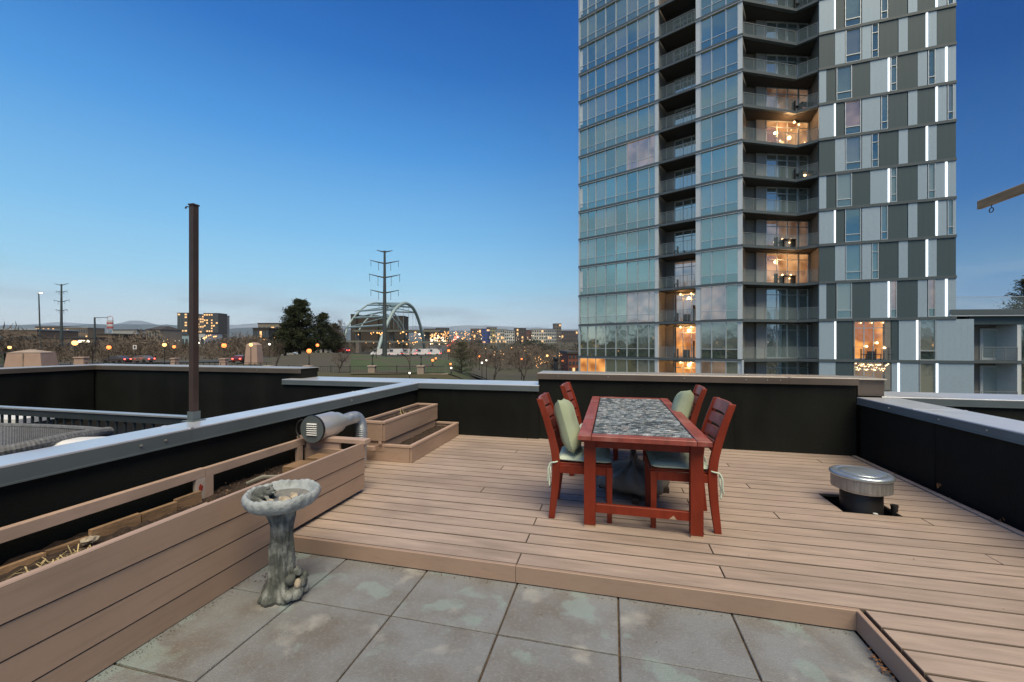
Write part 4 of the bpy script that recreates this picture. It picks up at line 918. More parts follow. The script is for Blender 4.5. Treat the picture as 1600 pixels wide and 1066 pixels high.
# recessed balconies between the glass bays
for f in range(1, NFL+1):
    z0, z1 = ZF[f], ZF[f+1]; warm = f in (1, 2, 3)
    FA.part('balcony_slab', M['slab'], uB0+.03, uB1-.04, z0-.15, z0+.08, -2.19, .12)
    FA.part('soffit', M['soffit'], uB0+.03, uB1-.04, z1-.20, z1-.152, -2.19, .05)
    gm = GLOW if f in (1, 2) else (GDIM if f in (3, 4, 13) else GBAL)
    sliding(FA, uB0+.85, uB1-.12, z0+.09, z1-.35, -2.1, gm, 3)
    railing(FA, uB0+.05, uB1-.06, z0+.08, .08, 5)
    if warm or f == 13:
        pl_ = bpy.data.lights.new('balcony_lamp', 'POINT'); pl_.energy = 70 if f < 3 else 35; pl_.color = (1,.48,.16); pl_.shadow_soft_size = .15; po = bpy.data.objects.new('balcony_lamp', pl_); col.objects.link(po); q_ = FA.a + FA.u*(uB0+1.9) + FA.n*-1.1; po.location = (q_.x, q_.y, z1-.7)
    if warm:
        for du_ in (1.5, 2.5): bulb(FA, uB0+du_, z1-.42, -1.7)
    if f in (13, 11): bulb(FA, uB1-.6, z0+.6, -1.5, .10)
    if warm:
        q = MB(); FA.box(q, uB0+.9, uB0+1.0, z0+.08, z1-.4, -2.05, -2.0); FA.box(q, uB0+1.7, uB0+2.3, z0+.08, z0+.85, -2.05, -1.9); FA.box(q, uB0+2.6, uB0+2.75, z0+.08, z0+1.7, -2.05, -1.9); q.build('indoor_furniture', M['soffit'], tower, kind='stuff')
    # a little furniture behind the rail
    if f in (2, 4, 5, 3):
        q = MB(); FA.box(q, uB0+1.1, uB0+1.5, z0+.50, z0+.54, -1.2, -.7); FA.box(q, uB0+1.12, uB0+1.16, z0+.08, z0+.50, -1.2, -.7); FA.box(q, uB0+1.44, uB0+1.48, z0+.08, z0+.95, -1.2, -.7); q.build('patio_chair', M['blackpl'], tower)
# broad V shaped balconies in the inner corner
vD = Vector(c2w(*cD)); vP = Vector(c2w(*cP)); vC = Vector(c2w(*cC)); FV1 = Face(cC, cP); FV2 = Face(cP, cD)
for f in range(1, NFL+1):
    z0, z1 = ZF[f], ZF[f+1]
    polyb = [bk(FA,uC-.0,-.02), vP, bk(FD,.0,-.02), bk(FD,.1,-2.99), bk(FA,uC-.1,-2.59)]
    prism(MB(), polyb, z0-.13, z0+.08).build('balcony_slab', M['slab'], tower)
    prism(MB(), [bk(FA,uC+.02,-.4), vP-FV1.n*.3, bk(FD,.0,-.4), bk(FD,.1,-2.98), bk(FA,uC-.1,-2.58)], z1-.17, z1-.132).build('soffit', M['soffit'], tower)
    FV1.part('slab_edge', M['slab'], 0, FV1.L, z0-.14, z0+.10, -.02, .06); FV2.part('slab_edge', M['slab'], 0, FV2.L, z0-.14, z0+.10, -.02, .06)
    railing(FV1, .05, FV1.L-.02, z0+.08, -.02, 5); railing(FV2, .02, FV2.L-.05, z0+.08, -.02, 2)
    # back wall of windows
    a_ = bk(FA,uC-.15,-2.5); b_ = bk(FD,.15,-2.75)
    def w2c(p): return (p[0]*CS+p[1]*SN, -p[0]*SN+p[1]*CS)
    FB = Face(w2c(a_), w2c(b_))
    gm = GMID if f in (4, 8) else (GDIM if f in (5, 9) else GBAL)
    u = lambda px: FB.at(px)
    sliding(FB, u(1196), u(1245), z0+.09, z1-.2, .10, gm, 3)
    sliding(FB, u(1246.5), u(1261), z0+.09, z1-.2, .10, gm, 1)
    FB.part('wall_panel', M['corr'], u(1262)+.1, FB.L-.02, z0+.081, z1-.14, 0, .14); FB.part('wall_panel', M['corr'], .02+u(1180), u(1195), z0+.081, z1-.14, 0, .12)
    FB.part('wall_lamp', M['blackpl'], u(1266), u(1272), z1-.55, z1-.35, .15, .3)
    if f in (4, 5): 
        for px in (1215, 1228): bulb(FB, u(px), z0+.95, .6, .09, M['bulbw'])
        for px in (1222,): bulb(FB, u(px), z0+.6, .9, .07, M['bulbw'])
    if f == 8: 
        for px, zz, r_ in ((1226, z0+1.1, .17), (1234, z1-.5, .1), (1241, z1-.7, .08), (1212, z0+.8, .07), (1250, z0+.7, .07)): bulb(FB, u(px), zz, .55, r_)
    if f in (8, 4):
        pl_ = bpy.data.lights.new('balcony_lamp', 'POINT'); pl_.energy = 90 if f == 8 else 40; pl_.color = (1,.50,.20); pl_.shadow_soft_size = .15; po = bpy.data.objects.new('balcony_lamp', pl_); col.objects.link(po); q_ = FB.a + FB.u*u(1222) + FB.n*1.0; po.location = (q_.x, q_.y, z1-.8)
    if f == 7: bulb(FB, u(1247), z0+.7, .8, .12)
    if f in (9, 4, 5, 12, 7):
        q = MB(); uu = u(1232 if f > 5 else 1205); FB.box(q, uu, uu+1.2, z0+.72, z0+.76, .9, 1.6); 
        for e_ in (.04, 1.1): FB.box(q, uu+e_, uu+e_+.05, z0+.08, z0+.72, .95, 1.55)
        FB.box(q, uu-.5, uu-.46, z0+.08, z0+.95, 1, 1.45); FB.box(q, uu-.5, uu-.1, z0+.45, z0+.49, 1, 1.45); q.build('patio_table', M['blackpl'], tower)
# patchwork facade: light and dark panels, windows and upright light strips, a three storey cycle
o_ = 1200; s_ = 3.553; P4 = lambda v: o_+v/s_
A_ = [('l',282,362),('s',362,378),('d',378,422),('w',425,515),('l',520,622),('n',625,665),('d',668,772),('l',775,828),('d',828,926),('s',926,942),('l',942,990),('n',993,1030),('l',1030,1042)]
B_f = [('d',282,370),('l',370,427),('w',428,516),('l',520,572),('n',573,613),('d',615,720),('l',722,775),('d',775,872),('s',872,888),('l',888,935),('d',935,1042)]
C_f = [('l',282,323),('d',323,375),('w',378,465),('d',465,565),('l',565,660),('s',660,677),('n',678,715),('d',718,828),('l',828,882),('n',885,928),('l',928,980),('s',980,996),('l',996,1042)]
P6 = lambda v: 1200+v/3.135
S1 = [('l',245,322),('s',322,335),('d',335,415),('b',418,600),('d',602,635),('l',638,722),('s',722,737),('w',740,822),('l',822,1008)]
S2 = [('l',245,330),('d',330,415),('b',418,600),('l',603,631),('s',631,645),('l',645,737),('w',739,820),('s',820,833),('l',833,1008)]
cE2 = (cD[0]+(cE[0]-cD[0])*1.0, 0)
uE = FD.at(1493); uE2 = FD.at(1521)
for f in range(1, NFL+1):
    z0, z1 = ZF[f], ZF[f+1]; low = f < 3
    rowp = S2 if f == 1 else S1 if f == 2 else [C_f, B_f, A_][(f-3) % 3]; PX = P6 if low else P4; end = uE2 if low else uE
    FD.part('slab_edge', M['slab'], -.05, end+.02, z0-.12, z0+.10, -.2, .13)
    for k, (ty, a1, a2) in enumerate(rowp):
        u0 = max(0.0, FD.at(PX(a1))+.01); u1 = min(end, FD.at(PX(a2))-.01)
        zb, zt = z0+.101, z1-.121
        if ty in 'ld':
            prv = FD.part('cladding_panel', M['plight' if ty == 'l' else 'pdark'], u0, u1, zb, zt, -.2, .05+(.01 if ty == 'l' else 0))
            w_ = u1-u0; nr = int(w_/.42); q = MB()
            for i in range(1, nr+1): uu = u0+w_*i/(nr+1); FD.box(q, uu-.004, uu+.004, zb+.01, zt-.01, .045, .053+(.01 if ty == 'l' else 0))
            if nr: q.build('panel_ribs', M['plight' if ty == 'l' else 'pdark'], prv, kind='stuff')
        elif ty == 's':
            FD.part('recess_channel', M['pdark'], u0, u1, zb, zt, -.2, -.02); um = (u0+u1)/2
            FD.part('light_strip', M['led'], um-.05, um+.05, zb+.02, zt-.02, -.02, .09)
        elif ty in 'wn':
            q = MB(); tr = zb+(zt-zb)*.23; fw = .05
            FD.box(q, u0, u0+fw, zb, zt, -.15, .08); FD.box(q, u1-fw, u1, zb, zt, -.15, .08); FD.box(q, u0+fw, u1-fw, zb, zb+fw, -.15, .08); FD.box(q, u0+fw, u1-fw, zt-fw, zt, -.15, .08); FD.box(q, u0+fw, u1-fw, tr-.03, tr+.03, -.12, .06)
            if ty == 'n' and k % 2 == 0 or rowp is C_f and k == 6: FD.box(q, u0+fw, u1-fw, zt-.75, zt-.70, -.12, .06)
            w_ = q.build('window', M['alum'], tower)
            g1 = GDIM if (f, k) in ((8, 3), (3, 9), (3, 6)) else rnd.choice(GL)
            FD.part('upper_pane', g1, u0+fw, u1-fw, tr+.03, zt-fw, -.06, -.03, w_); FD.part('lower_pane', GSP, u0+fw, u1-fw, zb+fw, tr-.03, -.06, -.03, w_)
        elif ty == 'b':
            FD.part('recess_side', M['recess'], u0-.01, u0+.05, zb, zt, -.24, .04); FD.part('recess_side', M['recess'], u1-.4, u1, zb, zt, -.2, .04)
            sliding(FD, u0+.1, u1-.42, zb+.01, zt-.02, -.15, GLOW if f == 2 else GDIM, 3); railing(FD, u0, u1, z0+.1, .1, 4, glass=False)
            q = MB()
            for uu in (u0+.5, u0+1.5, u0+2.3): FD.box(q, uu, uu+.4, z0+.52, z0+.57, -.1, .05); FD.box(q, uu, uu+.05, z0+.1, z0+1.0, -.08, .04); FD.box(q, uu+.35, uu+.4, z0+.1, z0+.52, -.08, .04)
            FD.box(q, u0+.95, u0+1.45, z0+.1, z0+.8, -.1, .04); q.build('patio_furniture', M['blackpl'], tower, kind='stuff')
            if f == 2:
                for i in range(4): bulb(FD, u0+.5+i*.75, zt-.18, .0, .05)
                for i, (uu, zz) in enumerate(((.9,1.2),(1.6,1.5),(2.1,1.1))): bulb(FD, u0+uu, z0+zz, .0, .10)
            else:
                for i in range(26):
                    v_ = i/25; ph = (v_*4) % 1; bulb(FD, u0+.15+v_*(u1-u0-.3), zt-.12-.65*4*ph*(1-ph)*(.6+.4*math.sin(i)), .05, .045, M['bulbw'])
# string of lights, podium behind and a drainpipe at the foot
FA.part('drainpipe', M['pilaster'], uC-.02, uC+.12, -5.5, ZF[2], .08, .2)

# ================================================================== LOW WING RIGHT OF THE TOWER
cW0 = (cD[0]+FD.L*0, 0)
W0 = bk(FD, uE2+.02, -.6); FW = None
cw0 = (W0[0]*CS+W0[1]*SN, -W0[0]*SN+W0[1]*CS); cw1 = (cw0[0]+16, cw0[1]-1.6)
sv = TW0.copy(); TW0 = Vector((W0[0], W0[1], -6.6)); tower_ = tower
wing = thing('apartment_wing', 'low grey apartment wing with balconies and doors right of the tower', 'building', TW0); tower = wing
FW = Face(cw0, cw1)
prism(MB(), [bk(FW,0,-1.6), bk(FW,FW.L,-1.6), bk(FW,FW.L,-12), bk(FW,0,-12)], -6.6, 3.9).build('core_walls', M['recess'], wing)
roofz = hz(497, 33)
FW.part('roof_slab', M['slab'], -1.6, FW.L, roofz+.22, roofz+.62, -12, .45); FW.part('roof_trim', M['pilaster'], -1.6, FW.L, roofz+.10, roofz+.215, -12, .40)
FW.part('fascia', M['pdark'], 0, FW.L, roofz-.55, roofz+.095, -1.59, .05)
r_ = FW.part('roof_railing', M['alum'], -1.6, FW.L, roofz+1.68, roofz+1.72, -.6, -.56); FW.part('railing_pane', M['frost'], -1.6, FW.L, roofz+.63, roofz+1.66, -.585, -.575, r_)
FWb = Face(w2c(bk(FW,0,-1.56)), w2c(bk(FW,FW.L,-1.56))); dA, dB, dC, dD = [FWb.at(p_) for p_ in (1530, 1561, 1567, 1590)]
for f in (1, 2):
    z0, z1 = ZF[f], ZF[f+1]; zt = min(z1-.12, roofz-.56)
    FW.part('slab_edge', M['slab'], 0, FW.L, z0-.12, z0+.10, -1.59, .1)
    for k in range(4):
        u0 = FW.at(1521)+k*FW.L/4*.98; 
        if k == 0: u0 = .02
        wd = FW.at(1589)-.02; 
        u1 = u0+wd
        FW.part('wing_wall', M['pilaster'], u1, u1+.25, z0+.101, zt, -1.58, .02)
        FW.part('window_bay', M['alum'], u1+.26, u1+.32, z0+.101, zt, -.2, .0); FW.part('glass_pane', GL[k % 3], u1+.33, min(u1+1.2, FW.L), z0+.101, zt, -.12, -.10)
        dr = FW.part('balcony_door', M['pilaster'], u0+dA, u0+dB, z0+.101, zt-.25, -1.58, -1.5)
        FW.part('door_pane', GBAL, u0+dA+.22, u0+dB-.22, z0+.30, zt-.42, -1.499, -1.48, dr)
        FW.part('door_handle', M['blackpl'], u0+dB-.15, u0+dB-.08, z0+1.1, z0+1.25, -1.499, -1.46, dr)
        FW.part('side_window', GL[2], u0+dC+.1, u0+dD, z0+.101, zt-.1, -1.58, -1.55)
        FW.part('wall_panel', M['corr'], u0+dB+.02, u0+dC, z0+.101, zt, -1.58, -1.48)
        if u1 < FW.L: railing(FW, u0, u1, z0+.1, .05, 4, glass=False)
tower = tower_; TW0 = sv

# ================================================================== BEYOND THE ROOF: PARK, BRIDGE, CITY
def ground_at(px, Z): x, y = spot(px, Z); return x, y, G(x, y)
def mpx(Z): return Z/FPX                      # metres per pixel at a given distance
M['bark'] = mat('grey_brown_bark', (.075,.06,.052), .9, var=.3, scale=3)
M['twig'] = mat('bare_twigs', (.105,.080,.066), .95, var=.3, island=.25)
M['needle'] = mat('conifer_needles', (.034,.042,.022), .9, var=.4, scale=.6, island=.5)
M['willow'] = mat('early_leaf_green', (.055,.065,.022), .9, var=.4, scale=.8, island=.4)
M['shrub'] = mat('brown_shrub', (.06,.043,.035), .95, var=.3, island=.35)
M['sand'] = mat('sandstone_block', (.36,.29,.24), .85, var=.15, scale=1.2)
M['fence'] = mat('black_iron_fence', (.02,.02,.02), .6)
M['steelp'] = mat('weathered_steel_pylon', (.07,.085,.09), .6, .3, var=.15, scale=.3)
M['arch'] = mat('pale_green_arch_steel', (.30,.40,.41), .5, .1, var=.08, scale=.3)
# --- bare trees: recursive limbs
def bare_tree_mesh(seed, h=8.0, spread=.55, levels=6):
    rnd = random.Random(seed); tr, cr = MB(), MB()
    def grow(m_, p, d, L_, r, lv):
        p1 = p + d*L_; n = 6 if lv < 2 else 3
        (tr if lv < 2 else cr).tube(p, p1, r, r*.66, n, caps=False)
        if lv >= levels: return
        for k in range(rnd.choice((2,3,3)) if lv < levels-1 else 3):
            a_ = rnd.uniform(0, 6.28); u = d.orthogonal().normalized(); w = d.cross(u); q = spread*rnd.uniform(.6, 1.35)
            nd = (d + (u*math.cos(a_)+w*math.sin(a_))*q + Vector((0,0,.10))).normalized()
            grow(m_, p + d*L_*rnd.uniform(.55, 1), nd, L_*rnd.uniform(.62, .84), max(.014, r*.62), lv+1)
    grow(tr, Vector((0,0,-.3)), Vector((rnd.uniform(-.05,.05), rnd.uniform(-.05,.05), 1)).normalized(), h*.26, h*.022, 0)
    return tr, cr
protos = []
def tree_thing(name, tr, cr, mt, mc, label, loc, group):
    t = thing(name, label, 'tree', loc, 0, group)
    tr.build('trunk', mt, t); cr.build('crown', mc, t); return t
def bare(k, px, Z, h, label, group):
    x, y, z = ground_at(px, Z)
    if k not in bare.p:
        tr, cr = bare_tree_mesh(40+k, 8.0, .5+.06*(k % 3), 6); bare.p[k] = tree_thing('bare_tree', tr, cr, M['bark'], M['twig'], label, (x, y, z), group); bare.p[k].rotation_euler = (0,0,k); t = bare.p[k]
    else: t = copy_tree(bare.p[k], (x, y, z), random.uniform(0, 6.28), label, group)
    t.scale = (h/8.0,)*3; return t
bare.p = {}
rnd = random.Random(4)
# a few individuals that stand out
for k, (px, Z, h, lab) in enumerate(((540, 100, 11.5, 'large bare brown tree right of the big evergreen in front of the bridge'), (432, 63, 6.5, 'bare shrubby tree at the fence left of the stone pier'), (530, 60, 4.5, 'low bare multi-stem tree behind the fence between two stone piers'),
        (640, 66, 5.6, 'thin bare tree right of the tall pylon by the fence'), (772, 78, 8.6, 'bare spreading tree above the low wall between the two lamps'), (818, 74, 9.5, 'broad bare tree just left of the tall black wall end'), (588, 92, 5, 'small bare tree left of the pylon base'), (868, 84, 8.5, 'bare tree behind the black flue pipe'))):
    bare(k % 5, px, Z, h, lab, None)
WG = 'bare winter trees along the park and river'
LM = ((10,'the bus shelter'),(50,'the stone pavilion'),(96,'the left pylon'),(117,'the brightest amber lamp'),(148,'the arm mast'),(170,'the orange lamp by the mast'),(211,'the white sign'),(257,'the amber lamp near the brown post'),(300,'the brown post'),(350,'the large orange red lamp'),(378,'the red car'),(397,'the pink stone pylon'),(421,'the white lamp by the evergreen'),(701,'the orange lamp by the bridge end'),(721,'the olive green tree'),(753,'the white path lamp'),(772,'the spreading bare tree'),(800,'the pale ridge blocks'),(818,'the broad bare tree'),(855,'the amber lamp by the flue'),(868,'the black flue pipe'),(900,'the tower edge'))
used_l = set()
def tree_label(px, Z, h):
    for lp, ln in sorted(LM, key=lambda q: abs(q[0]-px)):
        side = 'behind' if abs(lp-px) < 4 else 'left of' if px < lp else 'right of'
        for adj in (('tall' if h > 8 else 'low'), ('farther' if Z > 150 else 'nearer'), ('tall farther' if h > 8 else 'low nearer')):
            l = '%s bare brown winter tree %s %s' % (adj, side, ln)
            if l not in used_l: used_l.add(l); return l
for i in range(46):
    if i < 26: px = 8+i*16.5+rnd.uniform(-7, 7); Z = rnd.uniform(95, 210); h = rnd.uniform(6.5, 10)
    else: px = 690+(i-26)*11+rnd.uniform(-6, 6); Z = rnd.uniform(110, 230); h = rnd.uniform(6, 10)
    lab = tree_label(px, Z, h); bare(rnd.randrange(5), px, Z, h, lab, WG)
# --- conifers
def conifer_mesh(h, w, seed, irregular=.25, n=5200, lobes=None):
    rnd = random.Random(seed); tr, cr = MB(), MB(); tr.tube((0,0,-.3), (0,0,h*.96), h*.03, h*.004, 7)
    lim = []
    for k in range(150):
        t = rnd.uniform(.07, .98); a_ = rnd.uniform(0, 6.28); L_ = w*(1-t)**.55*rnd.uniform(.62, 1.12)*(1 if t > .2 else .8); z = h*t
        e = Vector((math.cos(a_)*L_, math.sin(a_)*L_, z+L_*rnd.uniform(-.05, .35))); b0 = Vector((0,0,z*.97)); tr.tube(b0, e, h*.006, h*.002, 4, False); lim.append((b0, e, L_))
    for k in range(n):
        b0, e, L_ = rnd.choice(lim); t = rnd.uniform(.15, 1.05)**.75; c = b0+(e-b0)*t + Vector((rnd.gauss(0,1), rnd.gauss(0,1), rnd.gauss(.2,.8)))*h*.021*(1+L_*.1)
        s = h*.0125*rnd.uniform(.6, 1.5); u = Vector((rnd.gauss(0,1), rnd.gauss(0,1), rnd.gauss(0,.8))).normalized()*s; w2 = u.orthogonal().normalized()*s*.55
        cr.add([c-u, c+w2, c+u, c-w2], [(0,1,2,3)])
    return tr, cr
M['needle'].node_tree.nodes['Principled BSDF'].inputs['Specular IOR Level'].default_value = .1
for (px, Z, h, w, lab, sd_) in ((468, 104, 13.8, 6.4, 'big dark evergreen tree, tallest in front of the skyline', 1), (505, 108, 10.6, 4.8, 'second dark evergreen touching the right side of the tallest one', 2), (446, 112, 9.4, 4.2, 'dark evergreen at the left flank of the tallest one', 5), (524, 112, 8.0, 3.6, 'lower dark evergreen right of the evergreen group', 6)):
    tr, cr = conifer_mesh(h, w, sd_, n=30000 if sd_ == 1 else 12000); x, y, z = ground_at(px, Z); tree_thing('evergreen_tree', tr, cr, M['bark'], M['needle'], lab, (x, y, z), 'evergreens on the park hill')
tr, cr = conifer_mesh(5.6, 3.3, 9, n=3000); x, y, z = ground_at(721, 70); tree_thing('green_tree', tr, cr, M['bark'], M['willow'], 'small olive green tree at the right end of the fence', (x, y, z), None)
tr, cr = conifer_mesh(6, 3.6, 14, n=3500)
for k, (px, Z, s, lab) in enumerate(((132, 120, 1.0, 'dark evergreen left of the arm mast'), (196, 118, 1.05, 'dark evergreen behind the white sign'), (212, 116, 1.0, 'dark evergreen right of the white sign'), (30, 150, .7, 'small evergreen behind the pavilion'), (350, 300, 1.6, 'far evergreen right of the high rise base'), (372, 330, 1.7, 'far evergreen left of the flat tan building'), (386, 340, 1.5, 'far evergreen against the flat tan building'), (225, 330, 1.5, 'far evergreen below the dark roofed house'), (265, 320, 1.5, 'far evergreen left of the high rise'))):
    x, y, z = ground_at(px, Z)
    if k == 0: e0 = tree_thing('evergreen_tree', tr, cr, M['bark'], M['needle'], lab, (x, y, z), 'small distant evergreens')
    else: copy_tree(e0, (x, y, z), k*1.3, lab, 'small distant evergreens', s)
# evergreen and bare tree over the wing roof at the right edge
tr, cr = conifer_mesh(11.5, 3.6, 17, n=4500); x, y = spot(1600, 62); t = tree_thing('evergreen_tree', tr, cr, M['bark'], M['needle'], 'dark evergreen rising above the low wing at the right edge', (x, y, 0), None)
for k, (px, h) in enumerate(((1530, 8), (1562, 7.4))):
    x, y = spot(px, 58); t = copy_tree(bare.p[k], (x, y, 0), 2.0*k, ['bare tree above the low wing nearest the tower', 'bare rounded tree above the low wing beside the dark evergreen'][k]); t.scale = (h/8.0,)*3
    if 'group' in t: del t['group']
q = MB()
# distant woodland masses (far-off trees that read as one mass) all round
rnd = random.Random(8)
def woods(name, m, n, rr, ang, hgt, seed, label, dens=1, wf=.6, up=0):
    rnd = random.Random(seed); q = MB()
    for _ in range(n):
        a_ = rnd.uniform(*ang); r_ = rr[0]*(rr[1]/rr[0])**rnd.random(); x, y = -math.sin(a_)*r_, math.cos(a_)*r_; z = G(x, y)
        Z_ = -x*SN+y*CS; X_ = x*CS+y*SN
        if Z_ > 1:
            p_ = 800+640*X_/Z_
            if 436 < p_ < 700 and r_ < 262: continue
            if 640 < p_ < 705 and r_ < 1600: continue
            if 886 < p_ < 1500 and r_ < 150: continue
        hh = rnd.uniform(*hgt)*(1+.25*math.sin(a_*40)); w = hh*rnd.uniform(.35, .6)
        for k in range(int((16 if r_ < 500 else 9)*dens)):
            t_ = rnd.uniform(0, 6.28); v = rnd.random(); rad = w*math.sqrt(rnd.random())*(1-.5*abs(v-.4)); c = Vector((x+rad*math.cos(t_), y+rad*math.sin(t_), z+hh*(.08+.9*v)))
            s = hh*.10*rnd.uniform(.6, 1.5); u = Vector((rnd.gauss(0,1), rnd.gauss(0,1), rnd.gauss(0,1)+up)).normalized()*s; w2 = u.orthogonal().normalized()*s*wf
            q.add([c-u, c+w2, c+u, c-w2], [(0,1,2,3)])
    return tag(q.build(name, m), label, 'woodland', kind='stuff')
M['wood1'] = mat('bare_woodland', (.115,.092,.075), .95, var=.3, scale=.02, island=.4)
M['wood2'] = mat('dark_woodland', (.022,.028,.018), .95, var=.3, scale=.02, island=.5)
aL, aR = YAW+math.atan(1.45), YAW-math.atan(1.45)
woods('bare_woodland', M['wood1'], 5200, (130, 900), (aR, aL), (3.5, 7), 1, 'brown leafless trees massed across the valley', 5, .085, 1.0)
woods('evergreen_woodland', M['wood2'], 900, (260, 1500), (aR, aL), (5, 9), 2, 'dark evergreens scattered among the far neighbourhoods', 3, .4)
woods('far_woodland', M['wood2'], 2600, (900, 5200), (aR, aL), (6, 15), 3, 'dark band of far trees along the horizon')
woods('city_woodland', M['wood1'], 900, (70, 500), (aL, 2*math.pi+aR), (7, 15), 4, 'trees around the streets behind the viewer', 5, .085, 1.0)
woods('hedge', M['shrub'], 420, (62.5, 66), (YAW+math.atan(.25), YAW+math.atan(1.2)), (.5, 1.0), 5, 'low brown shrubs along the iron fence') if False else None

# --- retaining wall, stone piers, iron fence
fw = thing('retaining_wall', 'tan stone retaining wall running below the park fence', 'wall', (*spot(600, 60.2), -6.5))
o_ = Vector((*spot(600, 60.2), -6.5)); dirs = Vector(spot(900, 60.2))-Vector(spot(300, 60.2)); uu = dirs.normalized(); nn_ = Vector((uu.y, -uu.x))
class Strip:
    def __init__(s, a, b): s.a = Vector(spot(*a)); s.b = Vector(spot(*b)); s.L = (s.b-s.a).length; s.u = (s.b-s.a).normalized(); s.n = Vector((s.u.y, -s.u.x))
    def box(s, m, u0, u1, z0, z1, d0, d1, o=(0,0,0)):
        def p(u, d, z): q = s.a+s.u*u+s.n*d; return (q.x-o[0], q.y-o[1], z-o[2])
        return m.hexa([p(u0,d1,z0),p(u1,d1,z0),p(u1,d0,z0),p(u0,d0,z0)], [p(u0,d1,z1),p(u1,d1,z1),p(u1,d0,z1),p(u0,d0,z1)])
    def at(s, px): return hit(px, *[((q.x*CS+q.y*SN), (-q.x*SN+q.y*CS)) for q in (s.a, s.b)])
ST = Strip((380, 60.5), (700, 60.5)); WT = -2.95
for k in range(10):
    ST.box(MB(), ST.L*k/10+.02, ST.L*(k+1)/10-.02, -6.5, WT, -.3, .3, o_).build('wall_block', M['sand'], fw)
ST.box(MB(), 0, ST.L, WT+.001, WT+.12, -.36, .36, o_).build('coping', M['sand'], fw)
piers = [(482,.95), (582,.95), (658,.95), (420,.95)]
for k, (px, w) in enumerate(piers):
    u = ST.at(px); c = ST.a+ST.u*u+ST.n*.1; p = thing('stone_pier', ['tan stone fence pier under the orange lamp', 'tan stone fence pier in front of the pylon', 'tan stone fence pier at the right end of the fence', 'tan stone fence pier at the left end of the fence'][k], 'pier', (c.x, c.y, WT-1.6), math.atan2(ST.u.y, ST.u.x), 'stone piers of the park fence')
    MB().cham(-w/2, w/2, -w/2, w/2, 0, 2.75, .03).build('shaft', M['sand'], p); MB().cham(-w/2-.08, w/2+.08, -w/2-.08, w/2+.08, 2.751, 2.93, .04).build('cap', M['sand'], p)
us = sorted([ST.at(p_[0]) for p_ in piers] + [ST.L])
for k, (a_, b_) in enumerate(zip(us, us[1:])):
    c = ST.a+ST.u*a_; f = thing('iron_fence', ['black iron fence section left of the first shrub', 'black iron fence section behind the multi-stem tree', 'black iron fence section below the green lawn', 'black iron fence section at the right end of the lawn'][k], 'fence', (c.x, c.y, WT+.12), math.atan2(ST.u.y, ST.u.x), 'iron fence sections between the stone piers')
    L_ = b_-a_; q = MB(); q.box(.5, L_-.5, -.02, .02, .12, .16); q.build('bottom_rail', M['fence'], f); MB().box(.5, L_-.5, -.02, .02, 1.02, 1.07).build('top_rail', M['fence'], f)
    q = MB(); n = int(L_/.28)
    for i in range(n): x_ = .5+(L_-1)*i/n; q.box(x_-.012, x_+.012, -.012, .012, 0, 1.18)
    q.build('fence_bars', M['fence'], f, kind='stuff')
    q = MB().box(-.04,.04,-.04,.04,0,1.22); n = int(L_/2.4)
    for i in range(1, n): o = q.build('post', M['fence'], f); o.location.x = .5+(L_-1)*i/n
def shrub(name, px, Z, w, h, lab, seed, m='shrub', n=900):
    rnd = random.Random(seed); q = MB(); x, y, z = ground_at(px, Z)
    for _ in range(n):
        t_ = rnd.uniform(0, 6.28); v = rnd.random()**.7; rad = w/2*math.sqrt(rnd.random())*math.cos(v*1.3); c = Vector((rad*math.cos(t_), rad*math.sin(t_)*.5, h*v)); s = .09*rnd.uniform(.5, 1.5)
        u = Vector((rnd.gauss(0,1), rnd.gauss(0,1), rnd.gauss(0,1))).normalized()*s; w2 = u.orthogonal().normalized()*s*.6; q.add([c-u, c+w2, c+u, c-w2], [(0,1,2,3)])
    st = MB(); 
    for k in range(9): st.tube((0,0,-.1), (rnd.uniform(-.3,.3)*w, rnd.uniform(-.15,.15)*w, h*.8), .03, .01, 4)
    t = thing(name, lab, 'shrub', (x, y, z)); q.build('foliage', M[m], t, kind=None); st.build('stems', M['bark'], t); return t
for i, (px, w, h, lab) in enumerate(((530, 5.5, 1.9, 'dark brown shrub in front of the tan wall below the lawn'), (676, 3.6, 1.5, 'dark shrub below the right end of the iron fence'), (716, 3.0, 1.3, 'dark shrub at the foot of the olive green tree'), (770, 3.2, 1.3, 'dark shrub under the spreading bare tree'), (610, 1.6, .8, 'small shrub against the tan wall'))):
    s = shrub('shrub', px, 57.5, w, h, lab, i); s.location.z = -4.75 if px < 700 else -4.9
# --- street lamps: globe on a post
def lamp_post(px, py, Z, m, label, group, base=None, r=.22, arm=False):
    x, y = spot(px, Z); top = hz(py, Z); zb = G(x, y) if base is None else base
    t = thing('street_lamp', label, 'street lamp', (x, y, zb), 0, group); H_ = top-zb
    q = MB(); q.tube((0,0,0), (0,0,H_-r), .07, .045, 8); q.build('pole', M['fence'], t)
    MB().lathe([(.14,0),(.12,.3),(.07,.45)], 10).build('base', M['fence'], t)
    MB().blob((0,0,H_), r, 0, 10, 8).build('globe', m, t, smooth=True); MB().lathe([(r*.5,H_+r*.85),(r*.3,H_+r*1.15),(.01,H_+r*1.35)], 8).build('finial', M['fence'], t); return t
M['lampo'] = glow('sodium_lamp', (1,.21,.05), 2.1); M['lampy'] = glow('amber_lamp', (1,.50,.16), 2.0); M['lampw'] = glow('white_lamp', (1,.90,.72), 2.5)
LG = 'lit street lamps in the park and along the road'
